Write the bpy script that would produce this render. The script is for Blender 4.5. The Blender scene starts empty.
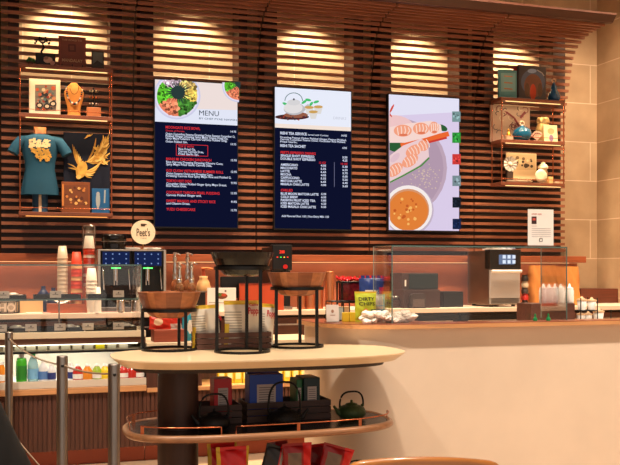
import bpy, math, random
from mathutils import Matrix, Vector
random.seed(7)
PI=math.pi
SC=bpy.context.scene
COL=SC.collection
F=900.0; CU=310.0; HV=270.0; CT=.9527; ST=.3040; HC=1.37   # camera: focal length (px), principal column, horizon row, yaw, height

# ---------------------------------------------------------------- measuring helpers
def XU(u,Y):
    k=(u-CU)/F
    return Y*(ST+CT*k)/(CT-ST*k)
def DP(u,Y): return Y/(CT-ST*(u-CU)/F)
def ZV(u,v,Y): return HC+(HV-v)/F*DP(u,Y)

# ---------------------------------------------------------------- materials
def lin(c):
    o=[]
    for x in c[:3]:
        x=x/255.
        o.append(x/12.92 if x<=.04045 else ((x+.055)/1.055)**2.4)
    return (*o,1)
MC={}
def mat(name,c=(200,200,200),rough=.5,metal=0,emit=0,var=0,scale=8,trans=0,coat=0,ior=1.45,stretch=None,alpha=1,bump=0):
    if name in MC: return MC[name]
    m=bpy.data.materials.new(name); m.use_nodes=True
    nt=m.node_tree; b=nt.nodes['Principled BSDF']
    b.inputs['Base Color'].default_value=lin(c)
    b.inputs['Roughness'].default_value=rough
    b.inputs['Metallic'].default_value=metal
    b.inputs['IOR'].default_value=ior
    if trans: b.inputs['Transmission Weight'].default_value=trans
    if coat: b.inputs['Coat Weight'].default_value=coat
    if emit:
        b.inputs['Base Color'].default_value=(0,0,0,1); b.inputs['Specular IOR Level'].default_value=0
        b.inputs['Emission Color'].default_value=lin(c)
        b.inputs['Emission Strength'].default_value=emit
    if var and not emit:
        tc=nt.nodes.new('ShaderNodeTexCoord'); mp=nt.nodes.new('ShaderNodeMapping')
        if stretch: mp.inputs['Scale'].default_value=stretch
        nz=nt.nodes.new('ShaderNodeTexNoise'); nz.inputs['Scale'].default_value=scale; nz.inputs['Detail'].default_value=5
        rp=nt.nodes.new('ShaderNodeValToRGB')
        l=lin(c)
        rp.color_ramp.elements[0].position=.3; rp.color_ramp.elements[1].position=.7
        rp.color_ramp.elements[0].color=(*[x*(1-var) for x in l[:3]],1)
        rp.color_ramp.elements[1].color=(*[min(1,x*(1+var)) for x in l[:3]],1)
        nt.links.new(tc.outputs['Object'],mp.inputs[0]); nt.links.new(mp.outputs[0],nz.inputs[0])
        nt.links.new(nz.outputs[0],rp.inputs[0]); nt.links.new(rp.outputs[0],b.inputs['Base Color'])
        if bump:
            bp=nt.nodes.new('ShaderNodeBump'); bp.inputs['Strength'].default_value=bump; bp.inputs['Distance'].default_value=.01
            nt.links.new(nz.outputs[0],bp.inputs['Height']); nt.links.new(bp.outputs[0],b.inputs['Normal'])
    MC[name]=m; return m
def wood(name,c,rough=.45,var=.3,axis='X',scale=6,coat=0):
    st={'X':(.6,8,8),'Z':(8,8,.6),'Y':(8,.6,8)}[axis]
    return mat(name,c,rough,var=var,scale=scale,stretch=st,coat=coat)
def em(name,c,s=1.0): return mat('glow_'+name,c,emit=s)
def glassmat(name='clear_glass',tint=(1,1,1),refl=.07):
    if name in MC: return MC[name]
    m=bpy.data.materials.new(name); m.use_nodes=True; nt=m.node_tree
    for n in list(nt.nodes): nt.nodes.remove(n)
    o=nt.nodes.new('ShaderNodeOutputMaterial'); mx=nt.nodes.new('ShaderNodeMixShader')
    t=nt.nodes.new('ShaderNodeBsdfTransparent'); g=nt.nodes.new('ShaderNodeBsdfGlossy')
    t.inputs[0].default_value=(*tint,1); g.inputs['Roughness'].default_value=.03
    lw=nt.nodes.new('ShaderNodeLayerWeight'); lw.inputs[0].default_value=.25
    mr=nt.nodes.new('ShaderNodeMath'); mr.operation='MULTIPLY_ADD'; mr.inputs[1].default_value=.5; mr.inputs[2].default_value=refl*.5
    nt.links.new(lw.outputs['Fresnel'],mr.inputs[0])
    nt.links.new(mr.outputs[0],mx.inputs[0]); nt.links.new(t.outputs[0],mx.inputs[1]); nt.links.new(g.outputs[0],mx.inputs[2])
    nt.links.new(mx.outputs[0],o.inputs[0]); MC[name]=m; return m
def stone(name,ax):
    m=bpy.data.materials.new(name); m.use_nodes=True; nt=m.node_tree; b=nt.nodes['Principled BSDF']
    tc=nt.nodes.new('ShaderNodeTexCoord'); sp=nt.nodes.new('ShaderNodeSeparateXYZ'); cb=nt.nodes.new('ShaderNodeCombineXYZ')
    nt.links.new(tc.outputs['Object'],sp.inputs[0])
    ad=nt.nodes.new('ShaderNodeMath'); ad.operation='ADD'; ad.inputs[1].default_value=-.152+.4505*4
    nt.links.new(sp.outputs[ax],cb.inputs[0]); nt.links.new(sp.outputs[2],ad.inputs[0]); nt.links.new(ad.outputs[0],cb.inputs[1])
    br=nt.nodes.new('ShaderNodeTexBrick'); br.inputs['Scale'].default_value=1
    br.inputs['Brick Width'].default_value=.9; br.inputs['Row Height'].default_value=.4505
    br.inputs['Mortar Size'].default_value=.006; br.inputs['Mortar Smooth'].default_value=.3
    br.inputs['Color1'].default_value=lin((200,172,138)); br.inputs['Color2'].default_value=lin((184,156,122)); br.inputs['Mortar'].default_value=lin((228,206,176))
    nz=nt.nodes.new('ShaderNodeTexNoise'); nz.inputs['Scale'].default_value=3; nz.inputs['Detail'].default_value=8
    mx=nt.nodes.new('ShaderNodeMix'); mx.data_type='RGBA'; mx.blend_type='MULTIPLY'; mx.inputs[0].default_value=.5
    rp=nt.nodes.new('ShaderNodeValToRGB'); rp.color_ramp.elements[0].color=(.55,.5,.45,1); rp.color_ramp.elements[0].position=.3; rp.color_ramp.elements[1].position=.7
    nt.links.new(cb.outputs[0],br.inputs[0]); nt.links.new(tc.outputs['Object'],nz.inputs[0]); nt.links.new(nz.outputs[0],rp.inputs[0])
    nt.links.new(br.outputs['Color'],mx.inputs[6]); nt.links.new(rp.outputs[0],mx.inputs[7]); nt.links.new(mx.outputs[2],b.inputs['Base Color'])
    b.inputs['Roughness'].default_value=.6
    return m

# ---------------------------------------------------------------- mesh builder
class MB:
    def __init__(s): s.v=[]; s.f=[]; s.m=[]; s.s=[]; s.mats=[]; s.cur=0; s.T=Matrix.Identity(4)
    def use(s,m):
        if m not in s.mats: s.mats.append(m)
        s.cur=s.mats.index(m); return s
    def add(s,vs,fs,smooth=False):
        o=len(s.v); s.v+= [tuple(s.T@Vector(p)) for p in vs]
        for f in fs: s.f.append([i+o for i in f]); s.m.append(s.cur); s.s.append(smooth)
        return s
    def box(s,x0,x1,y0,y1,z0,z1):
        vs=[(x,y,z) for z in (z0,z1) for y in (y0,y1) for x in (x0,x1)]
        return s.add(vs,[(0,2,3,1),(4,5,7,6),(0,1,5,4),(2,6,7,3),(0,4,6,2),(1,3,7,5)])
    def prism(s,pts,z0,z1,axis='Z'):
        n=len(pts)
        def P(p,h): return (p[0],p[1],h) if axis=='Z' else ((p[0],h,p[1]) if axis=='Y' else (h,p[0],p[1]))
        vs=[P(p,z0) for p in pts]+[P(p,z1) for p in pts]
        fs=[tuple(range(n))[::-1],tuple(range(n,2*n))]+[(i,(i+1)%n,n+(i+1)%n,n+i) for i in range(n)]
        return s.add(vs,fs)
    def rings(s,rs,cap=True,smooth=True,closed=False):
        n=len(rs[0]); vs=[p for r in rs for p in r]; fs=[]
        R=len(rs)
        for j in range(R-1 if not closed else R):
            a=j*n; b=((j+1)%R)*n
            for i in range(n): fs.append((a+i,a+(i+1)%n,b+(i+1)%n,b+i))
        s.add(vs,fs,smooth)
        if cap and not closed:
            s.add(rs[0],[tuple(range(n))[::-1]]); s.add(rs[-1],[tuple(range(n))])
        return s
    def lathe(s,prof,c=(0,0,0),n=24,sx=1,sy=1,cap=True,smooth=True):
        return s.rings([[(c[0]+r*sx*math.cos(2*PI*i/n),c[1]+r*sy*math.sin(2*PI*i/n),c[2]+z) for i in range(n)] for r,z in prof],cap,smooth)
    def cyl(s,x,y,z0,z1,r,n=20,r2=None): return s.lathe([(r,z0),(r if r2 is None else r2,z1)],(x,y,0),n)
    def tube(s,pts,r,n=8,closed=False):
        P=[Vector(p) for p in pts]; R=[]
        rr=r if isinstance(r,(list,tuple)) else [r]*len(P)
        for i,p in enumerate(P):
            if closed: d=P[(i+1)%len(P)]-P[i-1]
            else: d=(P[min(i+1,len(P)-1)]-P[max(i-1,0)])
            d.normalize(); a=Vector((0,0,1)) if abs(d.z)<.9 else Vector((1,0,0))
            e1=d.cross(a).normalized(); e2=d.cross(e1)
            R.append([tuple(p+e1*rr[i]*math.cos(2*PI*k/n)+e2*rr[i]*math.sin(2*PI*k/n)) for k in range(n)])
        return s.rings(R,True,True,closed)
    def ball(s,c,r,sx=1,sy=1,sz=1,n=14,m=8):
        return s.lathe([(max(1e-4,r*math.sin(PI*j/m)),-r*sz*math.cos(PI*j/m)) for j in range(m+1)],c,n,sx,sy)
    def build(s,name,m=None,parent=None,loc=None,rz=0,bevel=0):
        me=bpy.data.meshes.new(name); me.from_pydata(s.v,[],s.f)
        if not s.mats: s.mats=[m]
        for a in s.mats: me.materials.append(a)
        me.polygons.foreach_set('material_index',s.m); me.polygons.foreach_set('use_smooth',s.s)
        me.update()
        o=bpy.data.objects.new(name,me); COL.objects.link(o)
        if parent: o.parent=parent
        if loc: o.location=loc
        if rz: o.rotation_euler=(0,0,rz)
        if bevel:
            b=o.modifiers.new('bevel','BEVEL'); b.width=bevel; b.segments=2; b.limit_method='ANGLE'
        return o
def tag(o,label=None,cat=None,group=None,kind=None):
    if label: o['label']=label
    if cat: o['category']=cat
    if group: o['group']=group
    if kind: o['kind']=kind
    return o
def thing(name,label,cat,loc=(0,0,0),rz=0,group=None):
    o=bpy.data.objects.new(name,None); COL.objects.link(o); o.empty_display_size=.05
    o.location=loc; o.rotation_euler=(0,0,rz); return tag(o,label,cat,group)
def box(name,m,x0,x1,y0,y1,z0,z1,parent=None,bevel=0):
    return MB().box(x0,x1,y0,y1,z0,z1).build(name,m,parent,bevel=bevel)
def struct(o): o['kind']='structure'; return o
def bx(name,m,w,d,h,x=0,y=0,z=0,parent=None,bevel=0):      # box centred on x,y standing at z
    return box(name,m,x-w/2,x+w/2,y-d/2,y+d/2,z,z+h,parent,bevel)
def copy_tree(o,parent=None):
    c=o.copy(); COL.objects.link(c); c.parent=parent
    for ch in list(o.children): copy_tree(ch,c)
    return c

# ---------------------------------------------------------------- palette
SLAT=wood('slat_walnut',(136,84,60),.4,.25)
DARKW=wood('dark_walnut',(36,21,17),.5,.3)
FINW=wood('fin_wood',(46,26,20),.5,.3,'Z')
BLK=mat('black_plastic',(12,12,13),.35)
BLKM=mat('black_metal',(14,13,13),.4,.3)
COPPER=mat('copper',(205,120,80),.25,1)
STEEL=mat('steel',(190,190,192),.25,1)
STEELR=mat('brushed_steel',(150,140,132),.38,1,var=.15,scale=20,stretch=(1,1,.1))
CREAM=mat('cream_solid_surface',(226,206,184),.45,var=.03,scale=4)
WHITE=mat('white_plastic',(235,232,226),.4)
PAPER=mat('white_paper',(238,234,228),.7)
CHROME=mat('chrome',(225,225,225),.12,1)
GLASS=glassmat()
GEDGE=mat('green_glass_edge',(84,108,104),.2)
KRAFT=mat('kraft_paper',(206,134,66),.8,var=.12,scale=6)
TERRA=mat('terracotta_backsplash',(150,86,60),.45,var=.12,scale=3)
CREAMW=wood('oak_edge',(206,150,100),.4,.15)
GOLD=mat('gold',(200,150,60),.35,1)
GOLDP=mat('gold_print',(200,155,70),.5,.3,var=.3,scale=20)
LED=em('led_warm',(255,208,135),2.0)

# ---------------------------------------------------------------- room
struct(box('floor',mat('floor_tile',(188,158,128),.45,var=.08,scale=2),-4,8,-1.5,9.2,-.1,0))
ST1=stone('stone_blocks_back',0); ST2=stone('stone_blocks_side',1)
struct(box('wall_back',ST1,-4,6.6,9.0,9.15,0,5.0))
struct(box('wall_right',ST2,6.39,6.55,-1.5,9.0,0,5.0))
struct(box('wall_left',mat('plaster_left',(150,120,90),.8),-4.1,-4,-1.5,9.15,0,5.0))
struct(box('ceiling',mat('ceiling_paint',(190,170,145),.8),-4.1,6.6,-1.5,9.15,5.0,5.1))

# ---------------------------------------------------------------- slatted screen
prof=[]
z=1.585
while z<3.0: prof.append((8.64,z)); z+=.0703
arc=[(8.64,3.0),(8.60,3.2),(8.55,3.41),(8.50,3.60),(8.47,3.70),(8.42,3.76),(8.36,3.805),(8.28,3.845),(8.15,3.88),(7.87,3.90)]
d=.0703; 
def arcpt(s):
    for a,b in zip(arc,arc[1:]):
        L=math.dist(a,b)
        if s<=L: t=s/L; return (a[0]+(b[0]-a[0])*t,a[1]+(b[1]-a[1])*t)
        s-=L
    return None
s_=prof[-1][1]+.0703-3.0
while arcpt(s_): prof.append(arcpt(s_)); s_+=.0703
scr=thing('slatted_screen','tall screen of horizontal walnut slats curving out into a cornice, behind the menu displays','wall panel',(0,8.64,1.5))
XB=[-1.3]+[XU(u,8.64) for u in (.5,133,256,369,473.5)]+[5.72]
off=Vector((0,-8.64,-1.5))
for a,b in zip(XB,XB[1:]):
    m=MB()
    for (y,zz) in prof: m.box(a+.008,b-.008,y-.014+off.y,y+.014+off.y,zz-.0145+off.z,zz+.0145+off.z)
    m.build('slat_panel',SLAT,scr)
for x in XB[1:-1]:
    m=MB(); pts=[(x,8.66+off.y,1.5+off.z),(x,8.66+off.y,3.0+off.z)]+[(x,p[0]+.02+off.y,p[1]+.01+off.z) for p in arc[1:]]
    m.tube(pts,.006,6); m.build('support_rod',mat('bronze_rod',(60,38,28),.4,.6),scr)
MB().prism([(8.36,3.925),(8.0,3.925),(7.87,3.90),(7.84,3.905),(7.78,3.965),(7.78,3.985),(8.36,3.985)],-1.3,5.76,'X').build('cornice_board',wood('cornice_wood',(70,42,34),.35,.2),scr).location=off
box('top_board',DARKW,-1.3,5.72,8.36+off.y,8.98+off.y,4.10+off.z,4.13+off.z,scr); box('top_riser',DARKW,-1.3,5.72,8.34+off.y,8.359+off.y,3.93+off.z,4.13+off.z,scr)
box('backing_panel',DARKW,-1.3,5.72,8.72+off.y,8.78+off.y,.02,3.13+off.z,scr)
fins=[(8,19),(109,121),(139,152),(236.5,245),(262,274.5),(350,360),(377,387.5),(455,464),(480,489),(548,560)]
for a,b in fins:
    box('fin',FINW,XU(a,8.80),XU(b,8.80),8.70+off.y,8.98+off.y,3.13+off.z,4.10+off.z,scr)
box('ledge',wood('ledge_wood',(150,80,48),.4,.2),-1.3,5.90,8.50+off.y,8.78+off.y,-.05,.02,scr,.005)

sp=box('backsplash',TERRA,-1.3,5.85,8.60,8.66,0,1.445)
tag(sp,'orange terracotta backsplash strip between the slatted screen and the back worktop','backsplash')
box('lamp',em('under_ledge',(255,190,130),1.2),-1.2,5.7,8.53+off.y,8.55+off.y,-.058,-.051,scr)
lc=box('wall_cabinet',wood('red_brown_wood',(96,50,36),.4,.2),5.90,6.385,8.60,8.98,1.0,1.16)
tag(lc,'low dark red-brown wooden box against the stone corner at the worktop end','cabinet')

# ---------------------------------------------------------------- menu displays
def clip(poly,x0,x1,z0,z1):
    def cl(P,inside,inter):
        o=[]
        for i in range(len(P)):
            a=P[i-1]; b=P[i]
            if inside(b):
                if not inside(a): o.append(inter(a,b))
                o.append(b)
            elif inside(a): o.append(inter(a,b))
        return o
    for ax,lim,sg in ((0,x0,1),(0,x1,-1),(1,z0,1),(1,z1,-1)):
        if not poly: return []
        def inter(a,b,ax=ax,lim=lim):
            t=(lim-a[ax])/(b[ax]-a[ax]); return tuple(a[k]+(b[k]-a[k])*t for k in (0,1))
        poly=cl(poly,lambda p:(p[ax]-lim)*sg>=-1e-9,inter)
    return poly
TEXT_CACHE={}
def text_mesh(s,bold=0):
    if (s,bold) in TEXT_CACHE: return TEXT_CACHE[(s,bold)]
    cu=bpy.data.curves.new('t','FONT'); cu.body=s; cu.size=1; cu.offset=bold; cu.resolution_u=2
    o=bpy.data.objects.new('t',cu); COL.objects.link(o); bpy.context.view_layer.update()
    dg=bpy.context.evaluated_depsgraph_get(); me=bpy.data.meshes.new_from_object(o.evaluated_get(dg))
    vs=[(v.co.x,v.co.y) for v in me.vertices]; fs=[tuple(p.vertices) for p in me.polygons]
    bpy.data.objects.remove(o); bpy.data.meshes.remove(me); bpy.data.curves.remove(cu)
    TEXT_CACHE[(s,bold)]=(vs,fs); return vs,fs
class Art:
    """flat layers on a plane facing -Y; coordinates measured at plane Y, stored relative to origin (ox,oy,oz)"""
    def __init__(s,Y,origin,rect): s.Y=Y; s.o=origin; s.r=rect; s.mb=MB(); s.layer=0
    def poly(s,pts,m,raw=False,step=True):
        if step: s.layer+=1
        P=pts if raw else [(XU(u,s.Y),ZV(u,v,s.Y)) for u,v in pts]
        x0,x1,z0,z1=s.r; P=clip(P,x0,x1,z0,z1)
        if len(P)<3: return
        A=sum(P[i-1][0]*P[i][1]-P[i][0]*P[i-1][1] for i in range(len(P)))
        if A<0: P=P[::-1]
        y=s.Y-.0002*s.layer-.0005
        s.mb.use(m); s.mb.add([(p[0]-s.o[0],y-s.o[1],p[1]-s.o[2]) for p in P],[tuple(range(len(P)))])
    def rect(s,u0,u1,v0,v1,m): s.poly([(u0,v0),(u1,v0),(u1,v1),(u0,v1)],m)
    def disc(s,u,v,r,m,ry=None,n=28,rot=0):
        ry=ry or r
        c,q=math.cos(rot),math.sin(rot)
        s.poly([(u+r*math.cos(t)*c-ry*math.sin(t)*q,v+r*math.cos(t)*q+ry*math.sin(t)*c) for t in [2*PI*i/n for i in range(n)]],m)
    def stroke(s,pts,w,m):
        s.layer+=1
        for (a,b) in zip(pts,pts[1:]):
            dx,dy=b[0]-a[0],b[1]-a[1]; L=math.hypot(dx,dy) or 1; nx,ny=-dy/L*w/2,dx/L*w/2
            s.poly([(a[0]+nx,a[1]+ny),(b[0]+nx,b[1]+ny),(b[0]-nx,b[1]-ny),(a[0]-nx,a[1]-ny)],m,step=False)
    def text(s,u0,u1,v,st,h,m,bold=.012,slope=None):
        s.layer+=1
        vs,fs=text_mesh(st,bold)
        if not vs: return
        xa=min(p[0] for p in vs); xb=max(p[0] for p in vs)
        X0,X1=XU(u0,s.Y),XU(u1,s.Y); zc=ZV(u0,v,s.Y); hh=h/F*DP(u0,s.Y)
        y=s.Y-.0002*s.layer-.0005
        s.mb.use(m)
        s.mb.add([(X0+(p[0]-xa)/(xb-xa)*(X1-X0)-s.o[0],y-s.o[1],zc-hh/2+p[1]/.7*hh-s.o[2]) for p in vs],fs)
SY=8.53
ZT,ZB=3.178,1.768
ES=1.0
W_=em('s_white',(226,232,255),ES*1.05); NAVY=em('s_navy',(13,17,44),ES); RED=em('s_red',(226,50,54),ES*1.0)
TXT=em('s_text',(215,222,245),ES)
def screen(u0,u1,label):
    x0,x1=XU(u0,SY),XU(u1,SY); cx=(x0+x1)/2
    t=thing('menu_display',label,'screen',(cx,SY,ZB),0,'portrait menu displays on the slatted screen')
    hw=(x1-x0)/2
    box('housing',BLK,-hw,hw,0,.055,0,ZT-ZB,t,.003)
    box('wall_mount',BLKM,-.15,.15,.055,.085,.5,.9,t)
    a=Art(SY,(cx,SY,ZB),(x0+.009,x1-.009,ZB+.012,ZT-.010))
    return t,a,x0,x1
# --- first
t,a,x0,x1=screen(154,238.3,'leftmost portrait menu display, food menu with rice bowl photo header')
a.poly([(x0,ZB),(x1,ZB),(x1,ZT),(x0,ZT)],NAVY,True)
HB=ZV(155,121.5,SY)
a.poly([(x0,HB),(x1,HB),(x1,ZT),(x0,ZT)],em('peach',(238,222,218),ES),True)
a.poly([(x0,HB),(x1,HB),(x1,HB+.15),(x0,HB+.13)],em('s_pale',(226,230,246),ES),True)
def food_bowl(a,cu,cv,R):
    a.disc(cu,cv,R,em('rim_lilac',(205,205,232),ES)); a.disc(cu,cv,R*.93,em('rim_in',(228,222,240),ES))
    sectors=[(-1.4,-.5,(245,205,120),'corn'),(-.5,.35,(238,196,92),'corn2'),(.35,1.5,(70,130,50),'greens'),(1.5,2.7,(236,130,95),'salmon'),(2.7,3.9,(96,190,50),'lime'),(3.9,4.9,(222,190,205),'radish')]
    for t0,t1,c,n in sectors:
        a.poly([(cu,cv)]+[(cu+R*.86*math.cos(t0+(t1-t0)*k/6),cv+R*.86*math.sin(t0+(t1-t0)*k/6)) for k in range(7)],em('f_'+n,c,ES))
    for k in range(300):
        ang=random.uniform(-1.4,4.9); rr=R*random.uniform(.35,.85)
        c=[s for s in sectors if s[0]<=ang<s[1]]
        if not c: continue
        q=c[0][2]; v=random.choice((.5,.75,.9,1.15,1.3)); 
        a.disc(cu+rr*math.cos(ang),cv+rr*math.sin(ang),R*random.uniform(.03,.085),em('f_%s_%d'%(c[0][3],int(v*100)),tuple(min(255,x*v) for x in q),ES),n=6)
    a.disc(cu,cv-R*.1,R*.3,em('f_nori',(32,44,44),ES),n=9)
    for k in range(24):
        t=k*PI/12+.1; L=R*random.uniform(.35,.72)
        a.poly([(cu+.06*R*math.cos(t+1.5),cv-R*.1+.06*R*math.sin(t+1.5)),(cu+L*math.cos(t),cv-R*.1+L*math.sin(t)),(cu-.06*R*math.cos(t+1.5),cv-R*.1-.06*R*math.sin(t+1.5))],em('f_nori2',(42,60,58),ES))
food_bowl(a,177,96,23.5); food_bowl(a,237,87,16.5)
a.text(196.5,216,115,'MENU',5,em('s_ink',(30,52,70),ES),0); a.text(196.5,233.5,120.5,'BY CHEF PYAE NAWIN',1.8,em('s_ink2',(90,110,130),ES))
def para(u0,ends,vs,h=2.1,m=None):
    for e,v in zip(ends,vs):
        n=int((e-u0)/1.25); s=''
        while len(s)<n: s+=random.choice(['Rice','Sesame','Pickled Ginger','Cucumber','Onion','Fried Garlic','Spicy Mayo','Cilantro','Peanut','and','Carrots','Dressing'])+' '
        a.text(u0,e,v,s[:n].strip()+',',h,m or TXT,.02)
a.text(163.5,197.5,129.2,'MOONGATE RICE BOWL',2.6,RED,.02); a.text(163.5,182,132.6,'Choice of Protein',1.6,RED)
para(163.5,(232,225,224,185),(135.6,137.8,140.0,143.2)); a.text(227.5,233,133.5,'14.95',2,TXT); a.text(227.5,233,146,'10.95',2,TXT)
a.stroke([(174,146),(205,147.4),(205,158),(174,157.2),(174,146)],.5,RED)
a.text(176,191,148.1,'TOP IT WITH',2,RED,.02)
para(176,(193,201,196),(150.7,153.0,155.5))
for (e,v,s,d,p) in ((208.5,160.4,'BANH MI CHICKEN SANDWICH',((220,163.4),(209,165.7)),161.8),(220.5,171.9,'GOI CUON VIETNAMESE SUMMER ROLL',((210,174.7),(228,177.0)),173.2),
    (188.8,182.0,'TOKYO HOT DOG',((223.5,184.8),(184,187.0)),184.2),(216.5,193.3,'COCONUT TAPIOCA PEARL PUDDING',((198.5,196.0),),194.3),
    (212.5,201.8,'SWEET MANGO AND STICKY RICE',((187.5,204.3),),202.8),(192.5,210,'YUZU CHEESECAKE',(),211)):
    a.text(164,e,v,s,2.6,RED,.02)
    for dd in d: para(164,(dd[0],),(dd[1],))
    a.text(227.8,233.5,p,random.choice(('13.95','12.95','9.95')),2,TXT,.02)
a.mb.build('display',None,t)
# --- second
t,a,x0,x1=screen(274,351.8,'middle portrait menu display, drinks menu with white teapot photo header')
a.poly([(x0,ZB),(x1,ZB),(x1,ZT),(x0,ZT)],NAVY,True)
a.poly([(x0,HB),(x1,HB),(x1,ZT),(x0,ZT)],em('s_white2',(232,236,250),ES),True)
a.poly([(x0,HB),(x1,HB),(x1,HB+.04),(x0,HB+.04)],em('s_warmstrip',(244,226,214),ES),True)
a.disc(292,117,17,em('berry_dark',(70,40,40),ES),2.8); a.disc(296,115,12,em('teaplate',(150,92,70),ES),3); 
for k in range(20): a.disc(random.uniform(277,308),random.uniform(112,120),.9,em('berry%d'%(k%3),((90,30,40),(60,60,70),(150,60,50))[k%3],ES),n=6)
for p in ((285,104,3,.4),(304,102,3.2,-.6),(308,100,3,.2),(316,102,3,-.3),(311,104,2.5,-.9)): a.disc(p[0],p[1],p[2],em('tealeaf',(70,190,110),ES),1.3,12,p[3])
a.disc(294,109,10.5,em('pot_shade',(190,188,192),ES),6.2); a.disc(293,108,9.5,em('pot_body',(226,222,222),ES),5.5); a.disc(293.5,102.5,6.5,em('pot_lid',(214,212,214),ES),3)
a.poly([(302,108),(308,104),(309,105.5),(303.5,112)],em('pot_shade',(190,188,192),ES))
a.stroke([(293.5+8.8*math.cos(q),101-8*math.sin(q)) for q in [PI*k/14 for k in range(15)]],.7,em('pot_handle',(70,110,110),ES))
a.disc(293.6,99.5,1,em('berry1',(60,60,70),ES))
for cu,cv in ((309,109.5),(318,109),(313,114)):
    a.poly([(cu-4.5,cv-2),(cu+4.5,cv-2),(cu+2.5,cv+5),(cu-2.5,cv+5)],em('cup_w',(222,218,214),ES)); a.disc(cu,cv-2,4.5,em('cup_tea',(205,160,90),ES),1.5)
a.text(333,346,118,'DRINKS',2.6,em('s_faint',(205,208,222),ES)); 
a.text(280,306.5,133.0,'RISHI TEA SERVICE',2.6,TXT,.03); a.text(307.5,328,134.7,'served with Cookies',1.6,TXT); a.text(341,346.5,135.6,'14.95',2,TXT,.02)
para(280,(346,345,297),(137.2,139.2,141.6),1.8); a.text(280,305.5,145.6,'RISHI TEA SACHET',2.6,TXT,.03); a.text(341.8,346.5,148,'4.95',2,TXT,.02)
a.text(280.3,315.5,152.4,"PEET'S ESPRESSO DRINKS",2.4,RED,.025); a.text(280.3,314,155.5,'SINGLE SHOT ESPRESSO',2.3,TXT,.03); a.text(280.3,315,158.6,'DOUBLE SHOT ESPRESSO',2.3,TXT,.03)
a.text(342,347,157.4,'3.50',2,TXT,.03); a.text(342,347,160.5,'4.25',2,TXT,.03); a.text(318.8,325.5,162.8,'12 OZ',2,RED,.02); a.text(340.5,347.2,163.8,'16 OZ',2,RED,.02)
for i,(e,s) in enumerate(((297.5,'AMERICANO'),(297,'MACCHIATO'),(289.3,'LATTE'),(291,'MOCHA'),(299,'CAPPUCCINO'),(301.3,'MATCHA LATTE'),(308.5,'MASALA CHAI LATTE'))):
    v=164.6+i*3.24; a.text(280.3,e,v,s,2.3,TXT,.03); a.text(320.3,325.6,v+1.0,'%d.%d5'%(4+i%3,(i*3)%9),1.9,TXT,.03)
    a.text(342,347.2,v+2.2 if i<7 else 0,'%d.%d5'%(5+i%2,(i*2+3)%9),1.9,TXT,.03)
a.stroke([(333.8,162.5),(333.8,187)],.5,em('s_greyline',(110,110,140),ES))
a.text(280.3,292.3,190.2,'CHILLED',2.4,RED,.025)
for i,(e,s) in enumerate(((318,'BLUE MOON MATCHA LATTE'),(297.3,'COLD BREW'),(314.8,'PASSION FRUIT ICED TEA'),(308.3,'ICED MATCHA LATTE'),(315.3,'ICED MASALA CHAI LATTE'))):
    v=193.6+i*3.22; a.text(280.3,e,v,s,2.3,TXT,.03); a.text(320.6,325.6,v+.5,'%d.%d5'%(5+i%2,(i*3+2)%9),1.9,TXT,.03)
a.text(281,328.3,216.0,'Add Flavored Shot 1.00 | Non-Dairy Milk 1.00',2,TXT,.02)
a.mb.build('display',None,t)
# --- third
t,a,x0,x1=screen(388,459.8,'rightmost portrait display, photo of summer rolls beside orange dipping sauce')
a.poly([(x0,ZB),(x1,ZB),(x1,ZT),(x0,ZT)],em('lav',(218,204,232),ES),True)
a.poly([(388,94),(460,98),(460,112),(388,116)],em('lav2',(228,226,244),ES))
a.disc(397,168,50,em('plate_rim',(190,164,182),ES)); a.disc(396,168,47.5,em('plate',(178,152,172),ES)); a.disc(392,128,22,em('pinkcloth',(238,196,196),ES),13)
for k in range(90): a.disc(random.gauss(424,8),random.gauss(178,9),random.uniform(.4,.8),em('seed',(214,190,170),ES),n=5)
for p in ((387,112,7,.9),(391,109,5,-1.1)): a.disc(p[0],p[1],p[2],em('redgarn',(214,70,50),ES),1,10,p[3])
a.disc(394,146,12,em('leaf_d',(44,92,52),ES),6,12,.3); a.disc(400,151,8,em('leaf_l',(84,140,70),ES),3,12,-.5); a.disc(441,128,6,em('leaf_d',(44,92,52),ES),3,12,.4)
a.stroke([(400,146),(424,140),(448,134)],5,em('carrot',(236,104,50),ES)); a.stroke([(404,149),(426,143),(446,138)],2,em('carrot2',(205,60,50),ES))
a.poly([(386,128),(405,124),(430,121),(440,125),(441,133),(425,138),(404,143),(388,143)],em('roll_a',(246,214,206),ES))
for p in ((402,131,9),(420,129,8),(433,128,5)):
    a.disc(p[0],p[1],p[2],em('shrimp',(244,160,128),ES),6); [a.stroke([(p[0]+q,p[1]-5+abs(q)*.3),(p[0]+q*1.1+.8,p[1]),(p[0]+q*.8,p[1]+4.5)],1.0,em('shrimp2',(252,218,202),ES)) for q in (-p[2]*.6,-p[2]*.2,p[2]*.2,p[2]*.6)]; a.disc(p[0]+.5,p[1]+4.2,p[2]*.5,em('shrimp3',(226,120,86),ES),1.2)
a.poly([(386,158),(402,146),(420,139),(427,143),(428,157),(418,166),(400,178),(386,185)],em('roll_b',(236,204,206),ES))
for p in ((413,151,9,-.5),(409,161,9,-.6),(394,170,9,-.7),(422,146,5,-.4)):
    a.disc(p[0],p[1],p[2],em('shrimp',(244,160,128),ES),5.5,20,p[3]); [a.stroke([(p[0]+q-1.5,p[1]-4-q*.5),(p[0]+q+1.2,p[1]-q*.5),(p[0]+q+1.8,p[1]+4-q*.5)],.9,em('shrimp2',(252,218,202),ES)) for q in (-4.5,-1.5,1.5,4.5) if abs(q)<p[2]]
a.disc(394,158,6,em('rollface',(225,190,200),ES),3,16,-.8)
a.stroke([(388,183),(400,177),(420,166),(428,158)],1.6,em('leaf_l',(84,140,70),ES))
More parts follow.
